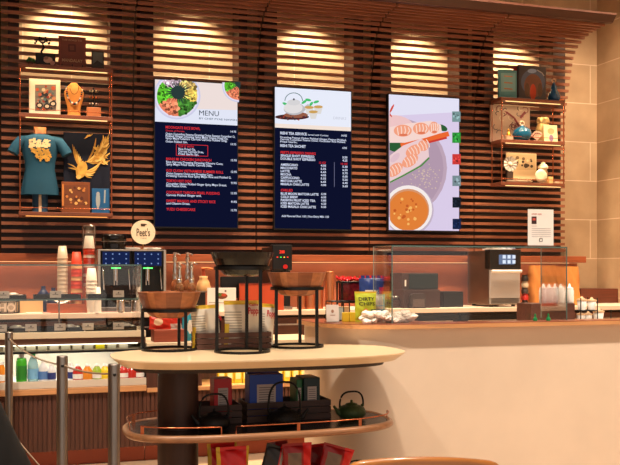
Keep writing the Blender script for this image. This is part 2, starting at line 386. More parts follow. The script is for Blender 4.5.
a.disc(407.5,210.5,25,em('sb_sh',(196,178,196),ES)); a.disc(407,209.5,24,em('sb_rim',(246,236,232),ES)); a.disc(407,210,21,em('sb_in',(214,150,110),ES)); a.disc(407,211,19.8,em('sauce',(226,128,56),ES))
for k in range(26): q=random.uniform(0,6.28); r=random.uniform(0,15); a.disc(407+r*math.cos(q),211+r*math.sin(q),random.uniform(.7,1.8),em(('sauce2','sauce3')[k%2],((246,184,100),(196,92,40))[k%2],ES),n=7)
for i,(v,c) in enumerate(((111,(120,150,150)),(132,(50,150,60)),(153.5,(206,60,56)),(175,(120,140,146)),(196.5,(24,30,40)),(218,(24,36,70)))):
    v0=v+1; a.rect(450.6,459,v0,v0+10.4,em('tile%d'%i,c,ES))
    for k in range(9): a.disc(random.uniform(452,457.5),random.uniform(v0+2,v0+8.5),random.uniform(.6,1.3),em('tile%dd%d'%(i,k%2),tuple(min(255,x*(1.25,.6)[k%2]+6) for x in c),ES),n=6)
a.mb.build('display',None,t)

# ---------------------------------------------------------------- wall shelving units
def shelving(x0,x1,zs,label,rail):
    t=thing('display_shelf',label,'shelf',(x0,8.62,zs[-1]))
    yf=8.35-8.62; z0=zs[-1]
    wd=wood('shelf_wood',(112,62,42),.4,.2)
    for i,zz in enumerate(zs):
        b=box('shelf_board',wd,0,x1-x0,yf,-.05,zz-.035-z0,zz-z0,t,.003)
        if i<len(zs): 
            MB().box(.06,x1-x0-.05,yf+.005,yf+.014,zz-.042-z0,zz-.036-z0).build('strip_or_edge_glow',LED if i<rail else em('lit_edge',(255,170,90),1.6),b)  # left bottom shelf has no LED: dim glow paints its lit edge
    for x in (.012,x1-x0-.012):
        for y in (yf+.006,-.058):
            MB().tube([(x,y,-.04),(x,y,zs[0]-z0)],.006,8).build('copper_rod',COPPER,t)
    for zz in zs[1:]:
        MB().tube([(.012,yf+.006,zz+.035-z0),(x1-x0-.012,yf+.006,zz+.035-z0)],.003,6).build('front_rail',COPPER,t)
    return t
LX0,LX1=XU(18.5,8.35),XU(113,8.35); LZ=(3.20,2.762,1.888)
RX0,RX1=XU(501,8.35),XU(565,8.35); RZ=(3.180,2.740,2.294)
shelving(LX0,LX1,LZ,'lit three-tier copper and wood display shelf at the left, holding the teal shirt',2)
shelving(RX0,RX1,RZ,'lit three-tier copper and wood display shelf at the right, beside the stone corner',3)
for x0,x1,zz in ((LX0,LX1,LZ),(RX0,RX1,RZ)):
    for z_ in zz[:3 if x0>2 else 2]:
        l=bpy.data.lights.new('shelf_glow','AREA'); l.shape='RECTANGLE'; l.size=x1-x0-.12; l.size_y=.008; l.energy=2.0; l.color=(1,.72,.4)
        o=bpy.data.objects.new('shelf_glow',l); o.location=((x0+x1)/2,8.39,z_-.044); COL.objects.link(o)

def upright(name,label,cat,u0,u1,vt,Y,zb,dp,m,art=None,tilt=0,bev=.002,group=None,artname='cover'):
    """box standing on zb; art(Art) decorates the front"""
    x0,x1=XU(u0,Y),XU(u1,Y); cx=(x0+x1)/2; zt=ZV((u0+u1)/2,vt,Y)
    if art:
        t=thing(name,label,cat,(cx,Y,zb),0,group)
        box('body',m,x0-cx,x1-cx,0,dp,0,zt-zb,t,bev)
        a=Art(Y,(cx,Y,zb),(x0+.002,x1-.002,zb+.002,zt-.002)); art(a,x0,x1,zb,zt); a.mb.build(artname,None,t)
    else:
        t=box(name,m,x0-cx,x1-cx,0,dp,0,zt-zb,None,bev); t.location=(cx,Y,zb); tag(t,label,cat,group)
    if tilt: t.rotation_euler=(-tilt,0,0)
    return t
def M(n,c,**k): return mat('c_'+n,c,**k)
# left unit, top shelf
def easel(parent_x,Y,zb,w=.05):
    pass
def art_flower(a,x0,x1,z0,z1):
    a.disc(48,60,4.5,M('petal',(214,170,150)),3); a.disc(52.5,63,2.5,M('petal2',(200,150,130)),2.2); a.disc(46,58,2.5,M('petal3',(150,110,100)),1.6)
upright('picture_block','small black block with a pale flower picture, on the left unit top shelf','picture',35.5,55.5,53.5,8.42,LZ[0],.03,M('blk',(18,14,14)),art_flower)
def art_mandalay(a,x0,x1,z0,z1):
    a.rect(61,83.5,40,59,M('cover_in',(120,60,42))); a.disc(72,48,5.5,M('cover_sq',(84,36,26)),5.2,4,.78)
    a.disc(72,48,3.4,M('cover_sq2',(116,62,42)),3.2,4,.78)
    a.text(62,82.5,59.8,'MANDALAY',3,M('tantxt',(190,150,110)),.02); a.text(62,82,39.5,'THE ROAD TO',1.6,M('tantxt',(190,150,110)),.01)
t=upright('book','brown square cookbook with tan title, standing on the left unit top shelf','book',58.5,86,36.5,8.48,LZ[0]+.014,.025,M('brown_cover',(128,62,44)),art_mandalay)
m=MB(); 
for dx in (-.09,0,.09): m.tube([(dx,-.05,.001),(dx,-.05,.035)],.004,6); m.tube([(dx,-.05,.004),(dx,.03,.004)],.004,6)
m.box(-.11,.11,-.052,.03,.006,.012)
s_=m.build('book_stand',BLKM); s_.location=(XU(72,8.48),8.48,LZ[0]); tag(s_,'small black wire stand holding the brown cookbook','stand')
def art_frame(a,x0,x1,z0,z1):
    a.poly([(x0+.012,z0+.012),(x1-.012,z0+.012),(x1-.012,z1-.012),(x0+.012,z1-.012)],M('dusk',(92,96,92)),True)
    a.poly([(x0+.012,z0+.012),(x1-.012,z0+.012),(x1-.012,z0+.06),(x0+.05,z0+.09),(x0+.012,z0+.05)],M('hill',(54,46,40)),True)
upright('framed_picture','small dark framed landscape beside the brown cookbook','frame',91.5,104,51,8.44,LZ[0],.018,M('frame_d',(66,48,38)),art_frame,0,.002,None,'picture')
# little tree sculpture & plant
x,y=XU(42.5,8.50),8.50
t=thing('tree_sculpture','dark wire tree sculpture behind the small black flower block','sculpture',(x,y,LZ[0]))
zt=ZV(42,38,y)-LZ[0]
bx('base',BLKM,.09,.06,zt-.165,0,0,0,t,.003)
m=MB(); m.tube([(0,0,zt-.165),(-.01,0,zt-.12),(.015,0,zt-.085),(0,0,zt-.05)],[.012,.01,.009,.008],8); m.build('trunk',BLKM,t)
m=MB()
for k in range(14):
    q=PI*(k+.5)/14; L=.055+.01*(k%3); m.tube([(0,0,zt-.055),(L*.5*math.cos(q),.01*math.sin(k),zt-.05+L*.35),(L*math.cos(q),.015*math.sin(k*2),zt-.065+L*.8*abs(math.sin(q))+.012)],[.004,.003,.002],5)
    m.ball((L*math.cos(q),.015*math.sin(k*2),zt-.065+L*.8*abs(math.sin(q))+.012),.01,n=6,m=4)
m.build('branches',BLKM,t)
x,y=XU(30.5,8.45),8.45
t=thing('potted_plant','tiny green succulent in a pot at the left unit top shelf end','plant',(x,y,LZ[0]))
MB().lathe([(.02,0),(.028,.035),(.024,.035),(.02,.028)],n=14).build('pot',M('potc',(90,70,60)),t)
m=MB()
for k in range(12): q=k*2.4; r=.012+.012*(k%3)/2; m.ball((r*math.cos(q)*1.4,r*math.sin(q),.045+.006*(k%4)),.014,1,1,1.1,7,5)
m.build('leaves',M('succ',(66,120,66)),t)
# second shelf
def art_family(a,x0,x1,z0,z1):
    a.poly([(x0+.01,z0+.012),(x1-.01,z0+.012),(x1-.01,z1-.01),(x0+.01,z1-.01)],M('matboard',(240,226,200)),True)
    a.rect(35,56,84.5,111,M('pic_grey',(130,120,108)))
    cs=[(190,90,60),(60,70,76),(210,190,160),(90,110,112),(160,60,46),(40,40,44),(200,140,100)]
    for k in range(46): a.disc(random.uniform(37,54),random.uniform(86.5,109),random.uniform(1,2.3),M('picd%d'%(k%7),cs[k%7]),n=7)
    for p in ((39.5,105.5),(47,106.5),(53,104)): a.disc(p[0],p[1],3.5,M('picd5',(40,40,44)),3); a.disc(p[0],p[1],2,M('picd2',(210,190,160)),1.6)
upright('framed_picture','large white framed colourful picture on the left unit middle shelf','frame',29,60.5,79,8.47,LZ[1],.02,M('whiteframe',(232,214,186)),art_family,0,.003,None,'picture')
x,y=XU(74,8.46),8.46
t=thing('necklace_bust','tan necklace bust wearing a beaded necklace, left unit middle shelf','bust',(x,y,LZ[1]))
H=ZV(74,83,y)-LZ[1]
TAN=mat('tan_velvet',(214,140,62),.7)
m=MB(); m.lathe([(.062,0),(.055,H*.12),(.06,H*.3),(.082,H*.55),(.088,H*.72),(.07,H*.85),(.04,H*.94),(.025,H),(.001,H)],n=24,sy=.5); m.build('torso',TAN,t)
def on(xx,zz,R,sy=.5): return (xx,-math.sqrt(max(0,1-(xx/R)**2))*R*sy-.006,zz)
m=MB()
cs=[M('bead_r',(150,50,36)),M('bead_w',(220,200,170)),M('bead_b',(60,90,100)),M('bead_k',(40,26,22))]
for k in range(23):
    q=PI*k/22; m.use(cs[k%4]); m.ball(on(.07*math.cos(q),H*.86-H*.5*math.sin(q),.092),.0085 if k not in(9,10,11,12,13) else .012,n=8,m=5)
m.build('beads',None,t)
m=MB(); m.tube([on(.04*math.cos(PI*k/12),H*.9-.08*math.sin(PI*k/12),.09) for k in range(13)],.0022,5); m.build('chain',M('chain',(60,40,24),metal=1),t)
x,y=XU(93.5,8.46),8.46
zb=LZ[1]; h=ZV(93,108,y)-zb
b=bx('wooden_riser',M('riser',(168,100,56)),.125,.1,h,0,0,0,None,.003); b.location=(x,y,zb); tag(b,'small orange wooden riser under the bracelet stand','riser')
t=thing('bracelet_stand','dark bracelet stand with three rows of bracelets on the orange riser','stand',(x,y,zb+h))
hh=ZV(93,88,y)-zb-h
m=MB(); m.lathe([(.035,0),(.035,.008),(.008,.012),(.008,hh),(.001,hh)],n=16); m.build('post',BLK,t)
for i,c in enumerate(((220,200,180),(200,100,40),(210,190,150))):
    m=MB()
    for k in range(14):
        q=2*PI*k/14; m.use((M('br%d'%i,c),BLK)[k%2]); m.ball((.036*math.cos(q),.024*math.sin(q),hh*(.2+.32*i)),.0085,n=7,m=5)
    m.build('bracelet',None,t)
# bottom shelf: shirt on a bust form
x,y=XU(40,8.47),8.47
t=thing('shirt_form','teal t-shirt with gold print on a bust form, left unit bottom shelf','mannequin',(x,y,LZ[2]))
TEAL=mat('teal_cotton',(8,66,92),.85,var=.08,scale=6,bump=.2)
z1=ZV(40,195,y)-LZ[2]; z2=ZV(40,134,y)-LZ[2]; zn=ZV(40,127.5,y)-LZ[2]; L=z2-z1
MB().lathe([(.068,0),(.068,z1+.03)],n=20,sy=.6).build('stand_wrap',mat('blue_wrap',(26,70,104),.6),t)
box('tag_strip',M('creamtag',(220,196,160)),-.012,.012,-.047,-.042,.0,z1,t)
MB().lathe([(.055,z2-.06),(.055,zn),(.05,zn+.001),(.0005,zn+.001)],n=20,sy=.6).build('neck_cap',mat('wood_cap',(176,104,60),.5),t)
tor=[(.168,0),(.162,.1),(.142,.28),(.128,.42),(.135,.55),(.152,.68),(.160,.78),(.158,.88),(.135,.95),(.085,.985),(.062,1.0)]
MB().lathe([(r,z1+L*q) for r,q in tor],n=32,sy=.55,cap=False).build('shirt_body',TEAL,t)
for sg in (-1,1):
    MB().tube([(sg*.10,0,z1+L*.89),(sg*.165,0,z1+L*.86),(sg*.215,-.01,z1+L*.74),(sg*.235,-.015,z1+L*.67)],[.05,.056,.05,.05],14).build('sleeve',TEAL,t)
def tr(q):
    for (r0,a0),(r1,a1) in zip(tor,tor[1:]):
        if a0<=q<=a1: return r0+(r1-r0)*(q-a0)/(a1-a0)
m=MB(); gp=M('goldpale',(226,200,150),rough=.5); 
for k in range(190):
    top=k<90
    xx=random.uniform(-.075,.095) if top else random.uniform(-.065,.105); q=random.uniform(.76,.9) if top else random.uniform(.55,.74)
    if not top and xx<(.7-q)*.5-.06: continue
    xx-=.012
    r=tr(q); w=random.uniform(.006,.012); h_=random.uniform(.004,.012)
    m.use(gp if top else GOLDP)
    P=[]
    for ax,az in ((-1,-1),(1,-1),(1,1),(-1,1)):
        X=xx+ax*w; P.append((X,-math.sqrt(max(.02,1-(X/r)**2))*r*.55-.006,z1+L*q+az*h_))
    m.add(P,[(0,1,2,3)])
m.build('gold_print',None,t)
# tote with bird
Y=8.52
x0,x1=XU(63.5,Y),XU(110,Y)
zt=ZV(85,133,Y); zb_=LZ[2]
t=thing('hanging_cloth','dark navy cloth printed with a gold bird, standing behind on the left unit bottom shelf','textile',((x0+x1)/2,Y,zb_))
box('cloth',mat('navy_cloth',(3,12,34),.95,var=.1),x0-(x0+x1)/2,x1-(x0+x1)/2,0,.02,0,zt-zb_,t,.004)
a=Art(Y,((x0+x1)/2,Y,zb_),(x0,x1,zb_,zt))
def feather(p0,p1,w,curl=0):
    n=7; pts=[]; dx,dy=p1[0]-p0[0],p1[1]-p0[1]; LL=math.hypot(dx,dy); nx,ny=-dy/LL,dx/LL
    c=[(p0[0]+dx*k/n+nx*curl*math.sin(PI*k/n),p0[1]+dy*k/n+ny*curl*math.sin(PI*k/n)) for k in range(n+1)]
    a.poly([(c[k][0]+nx*w*math.sin(PI*(k+.3)/(n+.6)),c[k][1]+ny*w*math.sin(PI*(k+.3)/(n+.6))) for k in range(n+1)]+[(c[k][0]-nx*w*math.sin(PI*(k+.3)/(n+.6)),c[k][1]-ny*w*math.sin(PI*(k+.3)/(n+.6))) for k in range(n,-1,-1)],random.choice((GOLDP,M('gold2',(170,122,44),rough=.5),M('gold3',(214,176,96),rough=.5))))
for k in range(9): feather((81+k*.4,170-k),(72.5+k*1.6,144+k*2.4),.9,-1.5)
for k in range(16): feather((86+random.uniform(0,4),162),(96+k*1.1,138+((k*7)%11)*2.2),1.1,2)
for k in range(30): feather((92+(k*7)%12,162-(k*5)%20),(109-((k*5)%9),134+(k*11)%32),1.2,1.5)
for k in range(7): feather((84,172),(92+k*1.8,178-k*3),.8,2)
a.disc(81.5,170,5.5,GOLDP,8.5,18,.3); a.disc(78.5,177,2.6,M('gold3',(214,176,96),rough=.5),2.2); feather((80,172),(68,168),.8,1); feather((80,174),(67,163.5),.6,2)
for k in range(4): feather((84+k*1.2,139-k),(88+k*1.5,134.5),.6,.5)
a.mb.build('gold_bird_print',None,t)
def art_copper(a,x0,x1,z0,z1):
    a.rect(63,88,185,205,M('cop_d',(110,60,34))); 
    for k in range(26): a.disc(random.uniform(66,87),random.uniform(187,204),random.uniform(.8,2),M('copd%d'%(k%3),((190,120,60),(80,40,28),(220,170,100))[k%3]),n=6)
    a.rect(62,64,184,206,M('copd0',(190,120,60)))
upright('gift_box','copper coloured gift box standing in front of the navy bird cloth','box',61.5,90,182,8.40,LZ[2],.05,M('copper_box',(138,78,46),rough=.35,metal=.4),art_copper)
def art_blue(a,x0,x1,z0,z1):
    a.disc(98,200,2.2,M('silver_fig',(150,160,168)),8); a.disc(98,194,1.8,M('silver_fig',(150,160,168)),2.2); a.stroke([(105,190),(104.5,203)],1.5,M('silver_fig',(150,160,168)))
upright('book','blue book with a silver figure, leaning at the right of the left unit bottom shelf','book',92,109.5,188.5,8.40,LZ[2],.025,M('blue_cover',(20,86,140)),art_blue)

# right unit
def art_teal(a,x0,x1,z0,z1):
    a.rect(501,515.5,73,91.5,M('teal_in',(128,178,182)))
    for v in (76,82.5,88.5): a.stroke([(504,v),(512.5,v+.7)],1.1,M('orng',(190,120,70)))
upright('book','teal book standing at the left of the right unit top shelf','book',499,517,70,8.42,RZ[0],.03,M('teal_cover',(84,146,152)),art_teal)
upright('book','thin red book behind the teal book and the dark art book','book',514.5,522,67,8.49,RZ[0],.03,M('red_cover',(160,30,26)))
def art_dark(a,x0,x1,z0,z1):
    a.disc(533,82,12,M('dk_arc',(84,98,124)),13); a.disc(533,86,9,M('dk_in',(120,80,62)),12); a.disc(533,92,3,M('dk_red',(200,70,36)),8); a.disc(527,90,2.5,M('dk_br',(96,70,52)),7); a.disc(540,90,2.5,M('dk_br',(96,70,52)),7)
    a.disc(532,71,4.5,M('dk_bl',(140,164,200)),2.2); a.stroke([(537,70),(542,73),(544,76)],.9,M('dk_li',(170,170,170)))
upright('book','large dark art book with blue arch cover, right unit top shelf','book',518.5,546,66,8.44,RZ[0],.03,M('dark_cover',(70,66,70)),art_dark)
def gourd(u,vt,Y,zb,label,prof,c,ring,name='gourd_bottle',cat='bottle'):
    x=XU(u,Y); H=ZV(u,vt,Y)-zb; s=H
    t=thing(name,label,cat,(x,Y,zb))
    MB().lathe([(r*s,q*s) for r,q in prof],n=24).build('body',mat('glaze_%d%d'%(c[0],c[2]),c,.15,coat=.5),t)
    m=MB(); zr=prof[-1][1]*s+ring*.9; m.tube([(ring*math.cos(q),0,zr+ring*math.sin(q)) for q in [2*PI*k/14 for k in range(14)]],ring*.4,6,True); m.build('ring_finial',M('ivory',(222,190,160)),t)
    return t
gourd(554,78,8.44,RZ[0],'dark blue gourd bottle with ring stopper, right unit top shelf',[(.1,0),(.24,.06),(.27,.2),(.22,.38),(.13,.5),(.14,.62),(.06,.74),(.05,.82)],(24,84,130),.02)
m=MB(); m.tube([(-.03,0,.011),(.03,0,.022)],.01,8); o=m.build('scroll',M('peachy',(206,130,84))); o.location=(XU(561.5,8.40),8.40,RZ[0]); tag(o,'tiny orange scroll at the right end of the right unit top shelf','ornament')
def art_pattern(a,x0,x1,z0,z1):
    cs=[(110,34,40),(40,30,34),(196,176,150),(70,72,80)]
    for k in range(30):
        cu,cv=random.uniform(494,526),random.uniform(108,134)
        r=random.uniform(1.2,3.4); q0=random.uniform(0,6)
        a.stroke([(cu+r*math.cos(q0+k2*.5),cv+r*math.sin(q0+k2*.5)) for k2 in range(8)],.7,M('pat%d'%(k%4),cs[k%4]))
    a.stroke([(506,112),(514,118),(519,127)],1.8,M('pat0',(110,34,40))); a.stroke([(520,118),(525,112)],2.4,M('pat0',(110,34,40)))
upright('patterned_panel','pale panel with swirling red and black pattern, right unit middle shelf','picture',490.5,530,106,8.56,RZ[1],.02,M('pan',(170,142,124)),art_pattern)
gourd(522,118,8.43,RZ[1],'round glossy blue vase with ring top, right unit middle shelf',[(.2,0),(.36,.1),(.42,.28),(.38,.46),(.22,.58),(.1,.63),(.09,.68)],(12,84,116),.022,'ring_vase','vase')
x,y=XU(508.5,8.44),8.44
t=thing('figurine','small gold seated figurine on a pale block beside the blue vase','figurine',(x,y,RZ[1]))
bx('block',M('blockc',(190,160,130)),.08,.05,.05,0,0,0,t,.002)
MB().lathe([(.026,.05),(.03,.06),(.018,.075),(.016,.09),(.006,.098),(.012,.105),(.012,.118),(.001,.125)],n=14).build('figure',GOLD,t)
x,y=XU(543,8.52),8.52; H=ZV(543,117,y)-RZ[1]
t=thing('lidded_jar','squat gold lidded jar behind the fan card, right unit middle shelf','jar',(x,y,RZ[1]))
MB().lathe([(.06,0),(.075,H*.2),(.078,H*.55),(.06,H*.75)],n=24).build('body',mat('pale_gold',(206,172,112),.3,.5),t)
MB().lathe([(.068,H*.75),(.07,H*.85),(.06,H*.97),(.001,H)],n=24).build('lid',mat('pale_gold2',(214,184,128),.3,.5),t)
m=MB(); m.use(M('fanc',(206,164,140))); m.add([(0,0,.012)]+[(.085*math.cos(q),(.004 if k%2 else -.004),.012+.105*math.sin(q)) for k,q in enumerate([.9+1.9*k/12-.1 for k in range(13)])],[(0,k,k+1) for k in range(1,13)])
for k in range(9): m.use(M(('fan_r','fan_k')[k%2],((150,50,40),(60,50,46))[k%2])); q=1.0+.2*k; m.ball((.07*math.cos(q),-.006,.012+.08*math.sin(q)),.007,1,.2,1,6,4)
m.use(M('fanc',(206,164,140))); m.box(-.05,.05,-.01,.02,0,.012)
o=m.build('folding_fan'); o.location=(XU(537.5,8.42),8.42,RZ[1]); tag(o,'open patterned folding fan between the blue vase and the small card','fan')
def art_card(a,x0,x1,z0,z1):
    a.disc(551.5,131,3.4,M('card_a',(214,160,110)),3); a.disc(551.5,138,2.2,M('card_b',(130,110,140)),3.4)
upright('greeting_card','cream card with a little figure, right unit middle shelf right end','card',544.5,558,124.5,8.40,RZ[1],.012,M('cardc',(236,204,160)),art_card,.1)
def art_photo(a,x0,x1,z0,z1):
    a.rect(508,535.5,154.5,170,M('ph_l',(206,180,140)))
    for k in range(22): a.disc(random.uniform(512,533),random.uniform(157,167),random.uniform(1,2.6),M('phd%d'%(k%3),((70,56,44),(120,96,70),(230,210,170))[k%3]),n=7)
t=upright('framed_picture','sepia framed photo behind the plates, right unit bottom shelf','frame',506.5,536.5,153,8.53,RZ[2]+.052,.015,M('frame_w',(222,196,156)),art_photo,0,.002,None,'picture')
b=box('frame_block',M('blockc2',(150,120,90)),-.12,.12,0,.04,0,.052); b.location=(XU(521,8.53),8.52,RZ[2]); tag(b,'plain low block under the sepia framed photo','riser')
def plate(u,v,rp,Y,zb,label,c,ribs,stand=True):
    x=XU(u,Y); r=rp/F*DP(u,Y); zc=max(ZV(u,v,Y),zb+r+.001)-zb
    t=thing('round_plate',label,'plate',(x,Y,zb))
    m=MB(); m.T=Matrix.Translation((0,0,zc))@Matrix.Rotation(PI/2,4,'X')
    n=48
    def ring(rr,zz): return [(rr*(1+(.05 if (i//2)%2 and ribs else 0))*math.cos(2*PI*i/n),rr*(1+(.05 if (i//2)%2 and ribs else 0))*math.sin(2*PI*i/n),zz+(.006 if ribs and (i//2)%2 else 0)) for i in range(n)]
    m.rings([ring(r*.3,-.004),ring(r*.95,.006),ring(r*.96,.012),ring(r*.35,.004)],True,not ribs); m.build('dish',mat('pl_%d'%c[0],c,.3,coat=.3),t)
    if ribs:
        m=MB(); m.T=Matrix.Translation((0,0,zc))@Matrix.Rotation(PI/2,4,'X'); m.lathe([(r*.3,.0),(r*.3,.012),(.001,.014)]); m.build('center_boss',M('boss',(226,204,176)),t)
    m=MB(); m.box(-.035,.035,.012,.03,0,zc*.8); m.box(-.035,.035,-.012,.03,0,.0008 if zc-r<.004 else zc-r-.002); m.build('plate_stand',M('stnd',(60,44,36)),t)
plate(509.8,164,7.6,8.45,RZ[2],'grey fluted round plate standing at left, right unit bottom shelf',(176,168,158),True)
plate(540.5,176,7.0,8.40,RZ[2],'pale green-cream round plate standing under the white gourd jar',(214,210,176),False)
x,y=XU(543,8.50),8.50; H=ZV(543,161.5,y)-RZ[2]
t=thing('gourd_jar','small white gourd jar behind the cream plate, right unit bottom shelf','jar',(x,y,RZ[2]))
bx('pedestal',M('blockc2',(150,120,90)),.07,.07,H-.1,0,0,0,t)
MB().lathe([(.03,H-.1),(.052,H-.08),(.055,H-.055),(.04,H-.035),(.02,H-.025),(.026,H-.012),(.001,H)],n=22).build('body',M('whiteglaze',(236,222,196),rough=.3),t)
b=bx('small_box',M('creambox',(214,172,110)),.05,.05,.075,0,0,0,None,.002); b.location=(XU(549.8,8.42),8.42,RZ[2]); tag(b,'tiny cream box to the right of the cream plate','box')
m=MB(); m.lathe([(.13,0),(.16,.02),(.155,.022),(.12,.006)],n=28,sx=1,sy=.45); o=m.build('shallow_dish',M('dishc',(190,170,140),rough=.35)); o.location=(XU(520,8.41),8.425,RZ[2]); tag(o,'long shallow pale dish lying in front of the framed photo','dish')
m=MB(); m.lathe([(.04,0),(.055,.025),(.05,.025),(.035,.005)],n=20,sy=.7); o=m.build('small_dish',M('dishd',(170,140,104),rough=.35)); o.location=(XU(557.5,8.43),8.43,RZ[2]); tag(o,'small brown dish at the right end of the right unit bottom shelf','dish')

# ---------------------------------------------------------------- back worktop and what stands on it
WY0,WY1=7.95,8.60; WZ=1.0
wt=box('back_worktop',CREAM,-1.3,6.385,WY0,WY1-.002,WZ-.045,WZ,None,.004); tag(wt,'long cream worktop running along the back wall','worktop')
def cabinet(x0,x1,label,fm,handle=True):
    t=thing('undercounter_cabinet',label,'cabinet',((x0+x1)/2,8.0,0),0,'cabinets below the back worktop')
    w=x1-x0
    box('body',DARKW,-w/2+.003,w/2-.003,.03,.58,0,.953,t)
    d=box('door',fm,-w/2+.01,w/2-.01,.0,.028,.12,.93,t,.003)
    if handle: box('handle',STEEL,-w/2+.08,w/2-.08,-.02,0,.86,.875,d)
cabw=wood('cab_wood',(96,58,42),.4,.2)
FR=mat('fridge_front',(30,28,28),.3,.5)
for i,(a0,a1,fm,lb) in enumerate(((-1.3,-.3,cabw,'walnut cabinet under the back worktop, leftmost, behind the glass case'),(-.3,.7,cabw,'walnut cabinet under the back worktop below the cup stacks'),(.7,1.7,FR,'dark cabinet under the back worktop below the coffee machine'),
    (1.7,2.7,cabw,'walnut cabinet under the back worktop below the black brewer'),(2.7,4.1,FR,'black steel undercounter fridge below the dark wooden organiser'),(4.1,5.2,FR,'black steel undercounter fridge below the silver oven'),(5.2,6.38,cabw,'walnut cabinet under the back worktop beside the stone wall'))):
    cabinet(a0,a1,lb,fm)
def cupstack(u,vt,vb_z,Y,r,n,label,m,m2=None,lid=None,name='cup_stack'):
    x=XU(u,Y); H=ZV(u,vt,Y)-vb_z
    t=thing(name,label,'cups',(x,Y,vb_z))
    mb=MB(); ch=.11; st=(H-ch)/(n-1)
    for k in range(n):
        z0=k*st
        mb.use(m if not m2 or k%3 else m2); mb.lathe([(r*.98,z0),(r,z0+.006),(r*.97,z0+.008)],n=20,cap=True)
        mb.lathe([(r*.93,z0+.006),(r*.93-.0012*min(4,1),z0+st)],n=20,cap=False) if k<n-1 else mb.lathe([(r*.95,z0+.006),(r*.68,z0+ch),(.001,z0+ch)],n=20,cap=False)
    mb.build('stacked_cups',None,t)
    return t
bxo=MB(); bx0,bx1=XU(47,8.05),XU(91,8.05); cx=(bx0+bx1)/2; w=(bx1-bx0)/2
bxo.box(-w,w,-.10,-.09,0,.08); bxo.box(-w,w,.10,.11,0,.08); bxo.box(-w,-w+.01,-.09,.1,0,.08); bxo.box(w-.01,w,-.09,.1,0,.08); bxo.box(-w,w,-.09,.1,.0,.01); bxo.box(-w+.01,w-.01,-.09,.1,.06,.068)
o=bxo.build('cup_caddy',wood('caddy_wood',(168,84,50),.45,.2),None,(cx,8.10,WZ)); tag(o,'orange-brown wooden caddy holding the cup stacks','caddy')
ZC=WZ+.068+.001
CLR=mat('frosted_cup',(232,214,190),.3,trans=.3); WC=mat('cup_white',(238,228,212),.5); RC=mat('cup_red',(206,62,38),.5); TN=mat('cup_tan',(214,160,110),.6)
cupstack(62.5,246,ZC,8.12,.048,12,'leftmost cup stack, translucent plastic cups upside down',CLR)
cupstack(76.5,252,ZC,8.10,.05,11,'short stack of red paper cups between the clear and the tall stacks',RC,TN)
t=cupstack(89,236,ZC+.16,8.15,.052,13,'tallest stack of red paper cups in a clear bag, beside the coffee machine',RC,WC)
MB().lathe([(.06,0),(.06,.52),(.045,.54)],n=16,cap=False).build('plastic_bag',glassmat('film',(1,1,1),.2),t)
bx('sleeve_holder',wood('caddy_wood',(168,84,50)),.1,.1,.16,0,0,-.16,t)
o=cupstack(91.5,268,WZ+.15,7.99,.05,5,'pile of cream lids and cups in front of the tall red stack',WC); MB().lathe([(.036,-.15),(.046,-.02),(.048,0)],n=20).build('base_cup',WC,o)
t=o
cupstack(97,287,WZ,7.985,.04,2,'cream paper cup standing at the right of the wooden caddy',WC,None,None,'paper_cup')
# napkin on caddy left
m=MB(); n=8
vs=[((i/n-.5)*.25,(j/3-.5)*.09,.012*math.sin(i*1.1)+.012*abs(i/n-.5)*2+.004*j+.012) for i in range(n+1) for j in range(4)]
m.add(vs,[(i*4+j,(i+1)*4+j,(i+1)*4+j+1,i*4+j+1) for i in range(n) for j in range(3)],True); m.add([(-.12,-.04,0),(.12,-.04,0),(.12,.04,0),(-.12,.04,0)],[(0,1,2,3)]); 
o=m.build('napkins',PAPER); o.location=(XU(60,8.0)+.01,8.05,WZ+.081); tag(o,'white paper napkins lying on the front of the cup caddy','napkins')
b=bx('cutting_board',mat('pale_board',(222,184,130),.6),.24,.02,.12,0,0,0,None,.003); b.location=(XU(28.5,8.2),8.2,WZ); tag(b,'pale rectangular board standing on the back worktop at far left','board')
x=XU(6,8.1)
t=thing('lettered_canister','pale canister in a black letter cut-out basket, far left of the worktop','canister',(x,8.12,WZ))
MB().lathe([(.085,.004),(.085,.15),(.08,.155),(.001,.155)]).build('canister',mat('grey_can',(170,150,130),.5),t)
m=MB(); R=.11
for zz in (.006,.10): m.tube([(R*math.cos(2*PI*k/20),R*math.sin(2*PI*k/20),zz) for k in range(20)],.005,6,True)
for k in range(12): q=2*PI*k/12+.13; m.tube([(R*math.cos(q),R*math.sin(q),.006),(R*math.cos(q),R*math.sin(q),.1)],.004,6)
m.build('wire_basket',BLKM,t)
vs,fs=text_mesh('HO',.03); m=MB(); m.add([(p[0]*.09-.06,-R-.006,.022+p[1]*.09) for p in vs],fs); m.build('letters',M('lettw',(220,200,180)),t)
# blue canister
t=thing('blue_canister','dark blue knobbed canister pair behind the glass case tray','canister',(XU(47.5,8.3),8.3,WZ))
H=ZV(47,286,8.3)-WZ
for dx,hh in ((-.035,H),(.05,H*.93)):
    MB().lathe([(.045,0),(.05,hh*.7),(.03,hh*.82),(.018,hh*.9),(.02,hh)],(dx,0,0),18).build('jar',mat('navy_jar',(26,44,84),.4),t)

